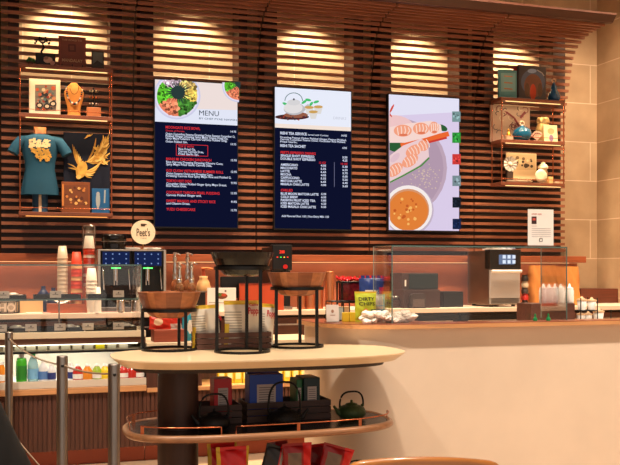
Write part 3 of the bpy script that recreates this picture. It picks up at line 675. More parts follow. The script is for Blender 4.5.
# coffee machine
Y=8.0
xa,xb=XU(98,Y),XU(166,Y); w=(xb-xa); H=ZV(130,249.5,Y)-WZ
t=thing('coffee_machine','twin touchscreen coffee machine with chrome frame, left on the back worktop','coffee machine',((xa+xb)/2,Y,WZ))
box('body',BLK,-w/2+.02,w/2-.02,.08,.45,.03,H-.01,t,.006)
for sg in (-1,1): box('side_panel',mat('machine_chrome',(200,190,180),.3,.9),sg*(w/2-.01)-.012,sg*(w/2-.01)+.012,0,.46,0,H,t,.004)
box('top_tray',mat('machine_chrome',(200,190,180),.3,.9),-w/2+.01,w/2-.01,.0,.46,H-.012,H,t,.003)
box('drip_tray',STEELR,-w/2+.02,w/2-.02,-.02,.08,0,.045,t,.004)
for u0,u1 in ((102.5,129.5),(134.5,161.5)):
    x0,x1=XU(u0,Y)-(xa+xb)/2,XU(u1,Y)-(xa+xb)/2
    hd=box('head',BLK,x0-.008,x1+.008,0,.1,H*.72,H-.013,t,.004)
    dsp=MB(); dsp.use(em('m_panel',(28,40,84),.8)); dsp.add([(x0,-.002,H*.74),(x1,-.002,H*.74),(x1,-.002,H-.02),(x0,-.002,H-.02)],[(0,1,2,3)])
    for i in range(4):
        for j in range(3):
            if j==1 and i==2: continue
            cxx=x0+(x1-x0)*(i+.5)/4; cz=H*.74+(H*.26-.02)*(j+.5)/3
            dsp.use(em('m_icon',(140,165,220),.8)); dsp.add([(cxx+.011*math.cos(k*PI/3)*.65,-.003,cz+.007*math.sin(k*PI/3)) for k in range(6)],[tuple(range(6))])
    dsp.build('touchscreen',None,hd)
    cx=(x0+x1)/2
    sg_=MB(); sg_.cyl(cx,.04,H*.5,H*.72,.022,16); sg_.cyl(cx-.012,.04,H*.43,H*.5,.007,8); sg_.cyl(cx+.012,.04,H*.43,H*.5,.007,8); sg_.build('spout',CHROME,t)
    box('status_light',em('green_led',(90,255,110),3),cx-.04,cx+.04,-.001,.002,H*.695,H*.712,t)
    for dx in (-.11,.11): MB().tube([(cx+dx,.03,H*.72),(cx+dx,.0,H*.6),(cx+dx+.008,-.01,H*.36)],.006,8).build('steam_wand',CHROME,t)
CM=t.location.copy(); CMH=H
# hopper
t=thing('bean_hopper','black round lidded canister on top of the coffee machine','canister',(XU(114,8.15),8.15,WZ+CMH))
h=ZV(114,234.5,8.15)-WZ-CMH
MB().lathe([(.10,0),(.105,h*.3),(.1,h*.5),(.108,h*.55),(.108,h*.92),(.1,h),(.001,h)],n=28,sy=.8).build('body',mat('gloss_black',(10,10,11),.2),t)
MB().lathe([(.109,h*.52),(.109,h*.56)],n=28,sy=.8,cap=False).build('rim_band',STEELR,t)
for i,(u,lab) in enumerate(((131,'white saucer stack lying on the coffee machine, left of the round sign'),(152,'white saucer stack lying on the coffee machine, right of the round sign'))):
    m=MB(); m.lathe([(.05,0),(.085,.012),(.08,.02),(.05,.022),(.001,.022)],n=24,sy=.8); o=m.build('saucers',WHITE); o.location=(XU(u,8.2),8.2,WZ+CMH); tag(o,lab,'saucers')
# round sign
Y=8.08
t=thing('round_sign','round cream sign with coffee brand name, standing on the coffee machine','sign',(XU(143.2,Y),Y,WZ+CMH))
zc=ZV(143,232.2,Y)-WZ-CMH; r=12/F*DP(143,Y)
m=MB(); m.T=Matrix.Translation((0,0,zc))@Matrix.Rotation(PI/2,4,'X'); m.lathe([(r,-.006),(r,.006)],n=48); m.build('disc',mat('sign_cream',(236,220,194),.6),t)
m=MB(); m.tube([(0,.01,0),(0,.01,zc)],.005,8); m.box(-.04,.04,-.02,.03,0,.006); m.build('stem',mat('brass',(170,130,70),.3,1),t)
m=MB(); vs,fs=text_mesh("Peet's",.008); xa_=min(p[0] for p in vs); xb_=max(p[0] for p in vs); k=.118/(xb_-xa_)
m.use(M('sign_brown',(70,50,36))); m.add([((p[0]-xa_)*k-.059,-.0075,zc-.035+p[1]*k*1.9) for p in vs],fs)
m.add([(-.02,-.0075,zc+.052),(.012,-.0075,zc+.052),(.018,-.0075,zc+.06),(.022,-.0075,zc+.075),(-.024,-.0075,zc+.075)],[(0,1,2,3,4)]); m.add([(.016,-.0075,zc+.068),(.03,-.0075,zc+.066),(.03,-.0075,zc+.073),(.016,-.0075,zc+.074)],[(0,1,2,3)])
vs,fs=text_mesh("COFFEE",0); m.add([(p[0]*.016-.025,-.0075,zc-.06+p[1]*.014) for p in vs],fs)
for q in (0,PI): m.add([(.095*math.cos(q)+.003*math.cos(k),-.0075,zc+.003*math.sin(k)) for k in range(6)],[tuple(range(6))[::1]])
m.build('lettering',None,t)
# pitchers
pt=None
for i,(u,lab) in enumerate(((120.5,'steel milk pitcher in front of the coffee machine, left of the two'),(135,'steel milk pitcher in front of the coffee machine, right of the two'))):
    if pt is None:
        pt=t=thing('milk_pitcher',lab,'pitcher',(XU(u,7.97),8.0-.08,WZ),0,'steel milk pitchers')
        MB().lathe([(.042,0),(.045,.03),(.038,.085),(.043,.115),(.040,.115),(.036,.09),(.04,.02),(.001,.01)],n=24).build('body',CHROME,t)
        MB().tube([(.04,0,.1),(.075,0,.095),(.078,0,.05),(.045,0,.03)],.005,8).build('handle',CHROME,t)
        t.location=(XU(u,7.99),7.99-.0,WZ)
    else:
        t=copy_tree(pt); t['label']=lab; t.location=(XU(u,7.99),7.99,WZ)
# papers
for (u0,u1,lab,c) in ((25.5,42,'flat white paper lying on the back worktop at left',(236,226,210)),(43,50.5,'small pink paper lying left of the wooden caddy',(226,170,160)),(97,116,'pink paper sheet lying left of the milk pitchers',(232,190,180))):
    o=MB().box(XU(u0,7.98),XU(u1,7.98),-.02,.1,0,.008).build('paper',mat('paper_%d'%c[1],c,.8)); o.location=(0,7.99,WZ); tag(o,lab,'paper')
# syrup pumps on dark box
Y=8.0
x0,x1=XU(168.5,Y),XU(206,Y); zt=ZV(180,291.5,Y)
b=box('countertop_drawer',mat('dark_box',(34,26,24),.4),x0,x1,Y+.02,Y+.36,WZ,zt-.012,None,.003); tag(b,'low dark box on the worktop carrying the syrup pump bottles','box')
b=box('tray_top',mat('grey_tray',(120,108,98),.35,.6),x0-.01,x1+.01,Y,Y+.38,zt-.011,zt,None,.002); tag(b,'thin grey tray lying on the dark box under the pump bottles','tray')
pb=None
amb=mat('amber_syrup',(190,140,100),.1,trans=.8)
for i,(u,yy,lab) in enumerate(((175,8.26,'syrup pump bottle on the grey tray, back left'),(179.5,8.08,'syrup pump bottle on the grey tray, front left'),(187.5,8.26,'syrup pump bottle on the grey tray, back right'),(191.5,8.08,'syrup pump bottle on the grey tray, front right'))):
    if pb is None:
        pb=t=thing('pump_bottle',lab,'bottle',(XU(u,yy),yy,zt),0,'syrup pump bottles')
        MB().lathe([(.036,0),(.04,.01),(.04,.07),(.02,.10),(.015,.11)],n=20).build('bottle',amb,t)
        MB().lathe([(.024,.10),(.028,.14),(.016,.155),(.026,.18),(.014,.21),(.022,.235),(.012,.25),(.02,.27),(.024,.29),(.013,.305),(.014,.33),(.024,.34),(.001,.345)],n=16).build('pump',CHROME,t)
        MB().tube([(0,0,.332),(.03,-.01,.33),(.05,-.015,.318)],.006,8).build('nozzle',CHROME,t)
    else: t=copy_tree(pb); t['label']=lab; t.location=(XU(u,yy),yy,zt)
    H=ZV(u,252 if yy>8.2 else 262,yy)-zt; t.scale=(1,1,H/.345)
x=XU(203.5,8.15)
t=thing('pour_over_pot','pale round server with a wooden handled lid beside the pump bottles','pot',(x,8.15,zt))
MB().lathe([(.06,0),(.068,.03),(.055,.08),(.035,.115),(.042,.135),(.001,.137)],n=24).build('body',mat('tan_ceramic',(216,170,116),.35),t)
MB().lathe([(.018,.137),(.014,.18),(.02,.2)],n=14).build('neck',mat('caddy_red',(150,60,34),.5),t)
MB().tube([(-.02,0,.205),(.03,0,.21),(.085,0,.20)],.011,10).build('handle',mat('handle_wood',(206,120,60),.5),t)

# card with food picture + POS screen + orange panel (service counter)
Y=8.0
def art_foodcard(a,x0,x1,z0,z1):
    a.disc(221.5,296,6,M('fc_b',(120,70,44)),3); a.disc(219.5,294.5,3,M('fc_g',(90,120,50)),1.6); a.disc(224,295,2.6,M('fc_r',(190,70,40)),1.4); a.disc(225.5,291,1,M('fc_k',(120,110,100)))
    a.stroke([(209,302.5),(234,303)],.5,M('fc_k',(120,110,100)))
upright('menu_card','white card with a small food picture behind the tall black bowl stand','card',207.5,236,287.8,7.99,WZ,.02,PAPER,art_foodcard,0,.001)
t=thing('till_monitor','wide black till monitor behind the orange panel','monitor',(XU(241,8.12),8.12,WZ))
x0,x1=XU(220.5,8.12)-t.location.x,XU(262,8.12)-t.location.x; zt_=ZV(241,276.5,8.12)-WZ
box('screen',BLK,x0,x1,0,.03,zt_-.2,zt_,t,.004); bx('foot',BLK,.2,.14,.015,0,.02,0,t); bx('neck',BLK,.05,.03,zt_-.19,0,.045,.01,t)
OR=mat('orange_panel',(188,74,40),.45,var=.1,scale=4)
t=thing('menu_holder','red-orange slab standing between the monitor and the brewer','panel',(XU(262,7.97),7.99,WZ))
x0,x1=XU(240.5,7.97)-t.location.x,XU(284.5,7.97)-t.location.x
box('panel',OR,x0,x1,0,.04,0,ZV(262,284,7.97)-WZ,t,.004); box('top_edge',mat('orange_dark',(110,40,26),.5),x0,x1,-.003,.043,ZV(262,284,7.97)-WZ,ZV(262,284,7.97)-WZ+.008,t)
# black brewer
Y=8.09; x=XU(282.5,Y); w=XU(292.5,Y)-XU(272.5,Y); H=ZV(279,244.5,Y)-WZ
t=thing('hot_water_brewer','tall black brewer with red digital display','brewer',(x,Y,WZ))
box('body',mat('brewer_black',(16,15,16),.3),-w/2,w/2,.06,.4,0,H-.02,t,.01)
box('head',mat('brewer_black',(16,15,16),.3),-w/2,w/2,0,.1,H*.6,H,t,.012); box('drip_tray',STEELR,-w/2+.01,w/2-.01,-.03,.06,0,.03,t)
vs,fs=text_mesh('200',.02); m=MB(); m.use(em('red_digits',(255,60,40),1.6)); m.add([(p[0]*.034-.03,-.002,H*.865+p[1]*.04) for p in vs],fs); m.build('digits',None,t)
m=MB()
for k,c in enumerate(((255,60,40),(80,255,90),(255,200,60),(255,60,40))): m.use(em('bl%d'%k,c,2)); m.box(-.055+.033*k,-.043+.033*k,-.003,.0,H*.80,H*.812)
m.build('buttons',None,t)
m=MB(); m.T=Matrix.Translation((.025,-.01,H*.66))@Matrix.Rotation(PI/2,4,'X'); m.lathe([(.02,-.01),(.02,.012),(.001,.016)],n=16); m.build('red_light_knob',em('red_light',(230,50,40),.9),t)  # knob made to glow in place of the brewer's red light
MB().cyl(.025,-.005,H*.52,H*.62,.012,12).build('tap',BLK,t)
# copper canisters
CU2=mat('satin_copper',(206,132,92),.3,.85)
for i,(u,vt,Yc,r,lab) in enumerate(((301,283,8.12,.04,'satin copper canister behind the right wooden bowl, leftmost of the row'),(310,280,8.12,.045,'satin copper canister behind the right wooden bowl, second of the row'),(319,279,8.15,.04,'satin copper canister behind the right wooden bowl, third of the row'),(329.5,271,8.1,.042,'tallest satin copper canister beside the red candy basket'))):
    H=ZV(u,vt,Yc)-WZ
    t=thing('copper_canister',lab,'canister',(XU(u,Yc),Yc,WZ),0,'satin copper canisters')
    MB().lathe([(r,0),(r,H*.93),(r*.9,H*.95)],n=24).build('body',CU2,t); MB().lathe([(r*1.04,H*.93),(r*1.04,H*.99),(r*.9,H),(.001,H)],n=24).build('lid',CU2,t)

# right part of back worktop
Y=8.02; org=wood('organiser_wood',(60,38,34),.5,.2)
x0,x1=XU(403.5,Y),XU(440,Y); t=thing('wooden_organiser','dark wooden organiser block with a screen panel, left inside the right glass guard','organiser',((x0+x1)/2,Y,WZ))
w=x1-x0; H=ZV(421,273,Y)-WZ
box('lower_box',org,-w/2,w/2,0,.35,0,H*.52,t,.004); box('upper_box',org,-w/2,w/2,.04,.35,H*.52,H,t,.004); box('dark_screen',mat('dark_screen',(34,44,46),.15),-w/2+.075,w/2-.005,.03,.04,H*.55,H*.97,t,.002); box('switch',PAPER,-w/2+.03,-w/2+.045,.036,.04,H*.62,H*.8,t)
x0,x1=XU(390,8.1),XU(403,8.1); b=box('small_cabinet',org,x0,x1,8.1,8.35,WZ,ZV(396,300,8.1),None,.004); tag(b,'low dark wooden block left of the wooden organiser','box')
m=MB()
for k in range(3): 
    m.T=Matrix.Translation((.035*k,0,0)); m.lathe([(.022,0),(.03,.01),(.028,.03),(.015,.04),(.001,.042)],n=14)
o=m.build('metal_lids',STEELR); o.location=(XU(393.5,8.15),8.17,ZV(396,300,8.1)); tag(o,'small heap of metal lids on the low dark block','lids')
x0,x1=XU(411,7.97),XU(425.5,7.97); t=thing('receipt_printer','small dark receipt printer in front of the wooden organiser','printer',((x0+x1)/2,7.96,WZ))
w=x1-x0; H=ZV(418,293.5,7.96)-WZ
MB().prism([(-w/2,0),(w/2,0),(w/2,H*.85),(w/2-.02,H),(-w/2+.02,H),(-w/2,H*.85)],0,.055,'Y').build('body',mat('printer_grey',(60,50,48),.4),t); box('paper_slot',mat('slot_grey',(96,84,80),.4),-w/2+.015,w/2-.015,-.002,.004,H*.1,H*.62,t)
x0,x1=XU(443.5,8.1),XU(463.5,8.1); b=box('speaker_box',BLK,x0,x1,8.1,8.3,WZ,ZV(453,291.5,8.1),None,.006); tag(b,'plain black box between the wooden organiser and the oven','box')
# oven
Y=8.0; xl=XU(489.5,Y); xr=XU(520.5,Y); w=xr-xl; H=ZV(505,249.5,Y)-WZ
OVS=mat('oven_side',(120,104,92),.35,.85)
t=thing('speed_oven','tall silver high-speed oven with black control head','oven',((xl+xr)/2,Y,WZ))
box('body',OVS,-w/2,w/2,.02,.47,.02,H-.01,t,.006); 
for sx in (-1,1):
    for yy in (.06,.42): MB().cyl(sx*(w/2-.05),yy,0,.021,.02,12).build('foot',BLK,t)
hd=box('control_head',BLK,-w/2,w/2,-.01,.1,H*.655,H,t,.006)
dsp=MB(); dsp.use(em('oven_disp',(110,130,165),.9)); dsp.add([(-w*.22,-.012,H*.74),(w*.28,-.012,H*.74),(w*.28,-.012,H*.91),(-w*.22,-.012,H*.91)],[(0,1,2,3)])
dsp.use(em('oven_ic',(225,235,250),1.1))
for i in range(3):
    for j in range(2): dsp.box(-w*.10+i*.055,-w*.10+i*.055+.035,-.0135,-.013,H*.755+j*.05,H*.755+j*.05+.035)
dsp.build('touchscreen',None,hd)
d=box('door',mat('oven_door',(206,206,206),.35,.6),-w/2+.004,w/2-.004,0,.02,H*.15,H*.64,t,.006); MB().tube([(-w/2+.01,-.035,H*.62),(w/2-.01,-.035,H*.62)],.016,12).build('handle',WHITE,d)
for sx in (-1,1): MB().tube([(sx*(w/2-.04),-.035,H*.62),(sx*(w/2-.04),0,H*.62)],.008,8).build('handle_bracket',STEEL,d)
g=box('vent_panel',mat('vent_grey',(176,176,176),.4,.6),-w/2+.004,w/2-.004,0,.02,.03,H*.145,t,.003)
m=MB()
for k in range(9): m.box(-w/2+.02,w/2-.02,-.002,.001,.036+k*.006,.038+k*.006)
m.build('vent_slots',BLK,g)
m=MB(); m.box(-.12,.11,0,.2,0,.012); m.box(-.1,.13,.02,.18,.012,.02); o=m.build('paper_stack',PAPER); o.location=((xl+xr)/2,8.05,WZ+H); tag(o,'white papers lying on top of the silver oven','paper')
# jars beside oven
x=XU(524.8,8.12); t=thing('stacked_jars','narrow stack of dark and red lidded jars right of the oven','jars',(x,8.12,WZ)); HH=ZV(525,275,8.12)-WZ
for k,c in enumerate(((60,40,34),(190,40,34),(70,60,56),(210,190,160),(40,34,32))):
    MB().lathe([(.036,HH*k/5),(.038,HH*(k+.6)/5),(.03,HH*(k+.7)/5),(.03,HH*(k+1)/5-.001)],n=18).build('jar',M('sj%d'%k,c,rough=.3),t)
# kraft bag
def bagmesh(w,h,d,top=.6,nx=12,nz=12,wav=.008,seed=0):
    rs=[]; rnd=random.Random(seed)
    for j in range(nz+1):
        v=j/nz; th=d/2*(1-v*top); ring=[]
        ww=w/2*(1-.03*math.sin(v*PI))
        P=[]
        for i in range(nx+1): P.append((-ww+2*ww*i/nx,-th+wav*math.sin(i*1.7+j*.9+seed)))
        for i in range(nx+1): P.append((ww-2*ww*i/nx,th+wav*math.sin(i*1.3+j*1.1+seed)))
        rs.append([(p[0],p[1],v*h) for p in P])
    return rs
Y=8.22
for (u0,u1,vt,yy,lab,sd) in ((530,554,265.5,8.15,'left kraft paper bag standing behind the squeeze bottles',1),(552,577,266.5,8.22,'right kraft paper bag standing behind the squeeze bottles',2)):
    x0,x1=XU(u0,yy),XU(u1,yy); m=MB(); m.rings(bagmesh(x1-x0-.01,ZV(u0,vt,yy)-WZ,.16,.5,seed=sd),True,True)
    o=m.build('kraft_bag',KRAFT); o.location=((x0+x1)/2,yy,WZ); tag(o,lab,'paper bag','kraft bags on the back worktop')

# ---------------------------------------------------------------- front service counter
def cnt_outline(o=0,yb=5.99):
    pts=[]
    cx,cy,rx,ry=2.32,5.66,.45+o,.39+o
    for k in range(17):
        q=PI+PI/2*k/16; pts.append((cx+rx*math.cos(q),cy+ry*math.sin(q)))
    pts+= [(2.4,cy-ry),(2.7,cy-ry),(6.3,cy-ry),(6.38,cy-ry)]
    if yb<5.9: pts+=[(6.38,yb),(2.52,yb),(2.52,5.99)]
    else: pts+=[(6.38,5.99)]
    return pts+[(1.87-o,5.99)]
t=thing('service_counter','long cream service counter with rounded left end and wooden cap','counter',(4,6.1,0))
def cpart(name,m_,o,z0,z1,yb):
    mo=MB(); mo.T=Matrix.Translation((-4,-6.1,0)); P=cnt_outline(o,yb)
    mo.rings([[(p[0],p[1],z0) for p in P],[(p[0],p[1],z1) for p in P]],True,True); return mo.build(name,m_,t)
cpart('body',CREAM,0,0,.9645,5.99)
cpart('raised_front',CREAM,0,.9646,.999,5.36)
cpart('edge_band',CREAMW,.055,.9992,1.024,5.38); cpart('cap',wood('cap_wood',(150,84,58),.3,.2,coat=.3),.054,1.0242,1.029,5.38)
CZ=1.029
# glass guard
gx0,gx1=XU(392,5.323),XU(566.5,5.323); gy0,gy1=5.323,5.637; gz=1.527
t=thing('glass_guard','clear glass box guard on the right part of the service counter','glass screen',((gx0+gx1)/2,gy0,CZ))
w=gx1-gx0; hh=gz-CZ
def pane(name,x0,x1,y0,y1,z0,z1):
    o=box(name,GLASS,x0,x1,y0,y1,z0,z1,t); return o
pane('front_pane',-w/2,w/2,0,.008,.0,hh-.008); pane('top_pane',-w/2,w/2,0,gy1-gy0,hh-.008,hh)
pane('side_pane',-w/2,-w/2+.008,.008,gy1-gy0,0,hh-.008); pane('side_pane',w/2-.008,w/2,.008,gy1-gy0,0,hh-.008)
m=MB()
for x in (-w/2,w/2): m.box(x-.0035,x+.0035,-.004,.0,0,hh)
m.box(-w/2-.004,w/2+.004,-.005,-.0005,hh-.008,hh+.001); m.build('polished_edge',GEDGE,t)
for x in (-w/2,w/2):
    m=MB(); m.box(x-.003,x+.003,gy1-gy0,gy1-gy0+.004,0,hh); m.box(x-.003,x+.003,0,gy1-gy0,hh+.0002,hh+.0012); m.build('side_edge',mat('edge_pale',(140,150,140),.2),t)
# sign on the guard
Y=5.452
x0,x1=XU(528,Y),XU(553.5,Y); H=ZV(541,209.5,Y)-gz
t=thing('counter_sign','white printed sheet in a clear stand on top of the glass guard','sign',((x0+x1)/2,Y,gz+.001))
w=x1-x0; m=MB(); m.box(-w/2,w/2,0,.003,.012,H); m.build('sheet',PAPER,t)
bx('base',mat('acrylic',(110,80,66),.2),w*1.05,.06,.01,0,.01,0,t)
a=Art(Y,((x0+x1)/2,Y,gz+.001),(x0,x1,gz,gz+1))
a.text(531.5,541.5,214,'ORDER HERE',1.6,M('s_rd',(190,80,70)),.01)
a.rect(531.5,536.5,216.5,224,M('s_dk',(60,40,40))); a.rect(532.5,535.5,218,220.5,M('s_rd',(190,80,70)))
for v in (226,228.5,230.5,232.5,234.5,236.5): a.stroke([(531.5,v),(550.5 if v>227 else 537,v+.1)],.35,M('s_gy',(170,160,165)))
a.stroke([(539.3,238.5),(542.2,238.5),(542.2,241.5),(539.3,241.5),(539.3,238.5)],.5,M('s_dk',(60,40,40)))
a.mb.build('printing',None,t)
# squeeze bottles on box
Y=5.729; DZ=.965
x0,x1=XU(531,Y),XU(575,Y); zt=ZV(552,303.5,Y)
o=box('riser_box',wood('riser_walnut',(84,48,38),.45,.2),x0,x1,Y,Y+.2,DZ,zt,None,.003); tag(o,'dark walnut riser box carrying the squeeze bottles','box')
sb=None
for i,(u,yy,lab) in enumerate(((543.3,5.821,'white squeeze bottle on the riser box, leftmost'),(549,5.802,'white squeeze bottle on the riser box, second from left'),(554.8,5.821,'white squeeze bottle on the riser box, middle one'),(560.6,5.802,'white squeeze bottle on the riser box, second from right'),(569.5,5.775,'white squeeze bottle on the riser box, rightmost and apart'))):
    xx=XU(u,yy)
    if sb is None:
        sb=t=thing('squeeze_bottle',lab,'bottle',(xx,yy,zt),0,'white squeeze bottles')
        MB().lathe([(.019,0),(.021,.006),(.021,.075),(.016,.085)],n=20).build('body',mat('milky',(244,244,240),.4),t)
        MB().lathe([(.019,.083),(.019,.09),(.008,.095),(.003,.115),(.001,.115)],n=16).build('nozzle_cap',WHITE,t)
    else: t=copy_tree(sb); t['label']=lab; t.location=(xx,yy,zt)
    t.scale=(1.5,1.5,1.25)
for u,lab in ((529,'small green cone figure at the left foot of the walnut riser box'),(542,'small green cone figure in front of the walnut riser box')):
    m=MB(); m.lathe([(.014,0),(.016,.012),(.008,.024),(.005,.032),(.009,.038),(.001,.05)],n=14); o=m.build('green_figure',mat('cone_green',(20,130,70),.3)); o.location=(XU(u,5.369),5.291,CZ); tag(o,lab,'figurine','green cone figures')  # figures have a plain green colour, not emissive
# cup rack right
Y=5.756
t=thing('wire_rack','black two-tier wire rack at the right end of the service counter','rack',(XU(590,Y),Y,DZ))
x0,x1=XU(576,Y)-t.location.x,XU(606,Y)-t.location.x
m=MB()
for zz in (.012,.105):
    xe=x1 if zz<.05 else x0+(x1-x0)*.55
    for yy in (-.06,.06): m.tube([(x0,yy,zz),(xe,yy,zz)],.004,6)
    for k in range(7): xx=x0+(xe-x0)*k/6; m.tube([(xx,-.06,zz),(xx,.06,zz)],.003,6)
for xx in (x0,x0+(x1-x0)*.55,x1):
    for yy in (-.06,.06): m.tube([(xx,yy,0),(xx,yy,.2 if xx<x1 else .11)],.004,6)
m.build('frame',BLKM,t)
RL=t.location.copy()
for (dx,dz,s,lab) in ((.05,.109,1.35,'white cup with tan lid on the wire rack upper tier, left'),(.135,.109,1.25,'white cup with tan lid on the wire rack upper tier, right'),(.04,.016,1.1,'white cup on the wire rack lower tier, left'),(.105,.016,1.1,'white cup on the wire rack lower tier, middle'),(.195,.016,1.45,'white cup with tan lid on the wire rack lower tier, right')):
    t=thing('lidded_cup',lab,'cup',(RL.x+x0+dx,RL.y,RL.z+dz),0,'cups on the wire rack'); t.scale=(s*.9,s*.9,s)
    MB().lathe([(.022,0),(.03,.05),(.028,.05),(.02,.004),(.001,.003)],n=20).build('body',WHITE,t)
    MB().lathe([(.032,.05),(.033,.058),(.012,.064),(.006,.074),(.001,.075)],n=20).build('lid',mat('tanlid',(206,170,130),.4),t)
# crumpled tissue
m=MB()
rnd=random.Random(3)
for k in range(60):
    q=k/60; g=(.6+.4*math.sin(q*9)) if q>.55 else 1; m.ball((-.16+.33*q+rnd.uniform(-.01,.01),rnd.uniform(-.03,.05),.012+rnd.uniform(0,.055)*g),rnd.uniform(.016,.026),1.3,1,.8,9,6)
for v in range(len(m.v)): p=m.v[v]; m.v[v]=(p[0]+rnd.uniform(-.005,.005),p[1]+rnd.uniform(-.005,.005),max(0,p[2]+rnd.uniform(-.005,.005)))
for i in range(len(m.s)): m.s[i]=False
o=m.build('crumpled_tissue',mat('tissue',(246,238,224),.9)); o.location=(XU(387,5.379),5.369,CZ); tag(o,'heap of crumpled cream tissue on the counter at the foot of the glass guard','tissue')

# snack bags
def pillow(w,h,d,fn,nx=26,nz=34,seed=0,crimp=.06):
    rnd=random.Random(seed); m=MB()
    g=[[None]*(nz+1) for _ in range(nx+1)]
    for sg in (-1,1):
        vs=[]
        for i in range(nx+1):
            for j in range(nz+1):
                a_=i/nx; b_=j/nz
                th=d/2*(max(0,math.sin(PI*a_))**.5)*(max(0,math.sin(PI*min(1,max(0,(b_-crimp)/(1-2*crimp)))))**.6)
                th+=d*.07*math.sin(a_*11+seed+b_*7)*math.sin(b_*13+seed*2)*(th>.002)
                wx=w*(1-.06*math.sin(PI*b_))
                vs.append(((a_-.5)*wx,sg*max(th,.0015),b_*h))
        for i in range(nx):
            for j in range(nz):
                m.use(fn((i+.5)/nx,(j+.5)/nz,sg)); k=i*(nz+1)+j
                P=[vs[k],vs[k+nz+1],vs[k+nz+2],vs[k+1]]
                m.add(P if sg<0 else P[::-1],[(0,1,2,3)],True)
    # weld sides by a rim strip
    return m
def bag(label,loc,w,h,d,fn,seed=0,lean=0,rz=0,text=None,tm=None,tpos=.62,tsize=.3,group=None,roll=0,cat='snack bag'):
    t=thing('snack_bag',label,cat,loc,rz,group); t.rotation_euler=(-lean,roll,rz)
    pillow(w,h,d,fn,seed=seed).build('pouch',None,t)
    if text:
        lines=text if isinstance(text,list) else [text]
        m=MB()
        for i,s in enumerate(lines):
            vs,fs=text_mesh(s,.02); xa=min(p[0] for p in vs); xb=max(p[0] for p in vs); k=w*.72/(xb-xa); zc=h*(tpos-i*tsize)
            P=[]
            for p in vs:
                X=(p[0]-xa)*k-w*.36; Z=zc+p[1]*h*tsize
                th=d/2*(max(0,math.sin(PI*(X/w+.5)))**.5)*(max(0,math.sin(PI*min(1,max(0,(Z/h-.06)/.88))))**.6)
                P.append((X,-th-.006,Z))
            m.add(P,fs)
        m.build('lettering',tm,t)
    return t
YB=M('bag_yel',(214,176,48),rough=.35); WB=M('bag_white',(222,212,196),rough=.35); GB=M('bag_grey',(168,160,146),rough=.4); RB=M('bag_red',(206,26,28),rough=.3)
KB=M('bag_black',(34,30,30),rough=.35); BB=M('bag_blue',(34,56,120),rough=.3); LG=M('bag_lime',(186,196,52),rough=.35); OB=M('bag_orange',(224,130,46),rough=.35); DRB=M('bag_darkred',(146,22,26),rough=.3); CB=M('bag_cyan',(130,196,216),rough=.35)
# on service counter (left end)
def blue(a,b,s): return OB if (a-.35)**2*1.3+(b-.2)**2<.05 else (RB if (a>.75 and .5<b<.75) or (b>.93 and int(a*14)%3==0) else (WB if .55<b<.68 and .2<a<.6 else BB))
Y=5.710
x=XU(371.5,Y); bag('blue snack bag with orange crisps picture, behind the lime green bag',(x,Y,CZ),.185,ZV(371,275.5,Y)-CZ,.06,blue,5,0)
def lime(a,b,s): return OB if (a-.45)**2*1.2+(b-.22)**2<.045 else (YB if b>.93 else (M('bag_g2',(70,110,50),rough=.4) if (a>.7 and b<.4) else LG))
Y=5.563
x=XU(365.5,Y); bag('lime green crisps bag with black lettering, left end of the service counter',(x,Y,CZ),.155,ZV(365,291.5,Y)-CZ,.055,lime,6,0,.0,['DIRTY','CHIPS'],M('ink',(24,26,20)),.70,.16)
def wb(a,b,s): return CB if (.15<a<.85 and b<.6 and int(b*9)%2) or a>.8 else WB
x=XU(380,5.600); bag('narrow white and pale blue snack bag right of the lime green bag',(x,5.618,CZ),.085,ZV(380,294.5,5.600)-CZ,.045,wb,7,0)
for i,(u,lab) in enumerate(((345.3,'yellow snack packet on the counter end, left one'),(351.8,'yellow snack packet on the counter end, right one'))):
    o=bx('small_packet',M('pk_y',(212,178,40),rough=.4),.042,.03,.062,0,0,0,None,.004); o.location=(XU(u,5.572),5.572,CZ); tag(o,lab,'packet','yellow packets')
o=bx('red_packet',M('pk_r',(190,30,40),rough=.4),.03,.03,.058,0,0,0,None,.004); o.location=(XU(357.8,5.526),5.655,CZ); tag(o,'small red packet beside the yellow packets','packet')
# card on stand and basket
Y=5.544; x0,x1=XU(324.5,Y),XU(337,Y)
t=thing('card_holder','small white card with a logo at the counter end','card',((x0+x1)/2+.015,Y,CZ))
w=x1-x0; m=MB(); m.T=Matrix.Rotation(-.12,4,'X'); m.box(-w/2,w/2,0,.004,.004,.115); m.build('card',mat('card_grey',(206,196,186),.6),t); bx('foot',BLK,w,.05,.004,0,.02,0,t)
m=MB(); m.T=Matrix.Rotation(-.12,4,'X'); m.add([(.01*math.cos(k*PI/4),-.001,.072+.012*math.sin(k*PI/4)) for k in range(8)],[tuple(range(8))]); m.box(-.018,.018,-.0012,-.0005,.045,.049); m.build('logo',M('logo_br',(150,110,90)),t)
x0,x1=XU(327,5.710),XU(350.5,5.710)
t=thing('wire_basket','black open wire basket with pale packets behind the white card','basket',((x0+x1)/2+.02,5.729,CZ))
w=x1-x0; m=MB()
for zz in (.005,.13): m.tube([(-w/2,-.06,zz),(w/2,-.06,zz),(w/2,.06,zz),(-w/2,.06,zz)],.0045,6,True)
for k in range(5):
    xx=-w/2+w*k/4
    for yy in (-.06,.06): m.tube([(xx,yy,0),(xx,yy,.13)],.0035,6)
m.build('frame',BLKM,t)
for k in range(3): bx('sachet_bundle',M('sach%d'%k,((206,190,170),(180,190,180),(210,170,120))[k],rough=.6),.036,.08,.09,-w/2+.03+k*.043,0,.003,t,.003)
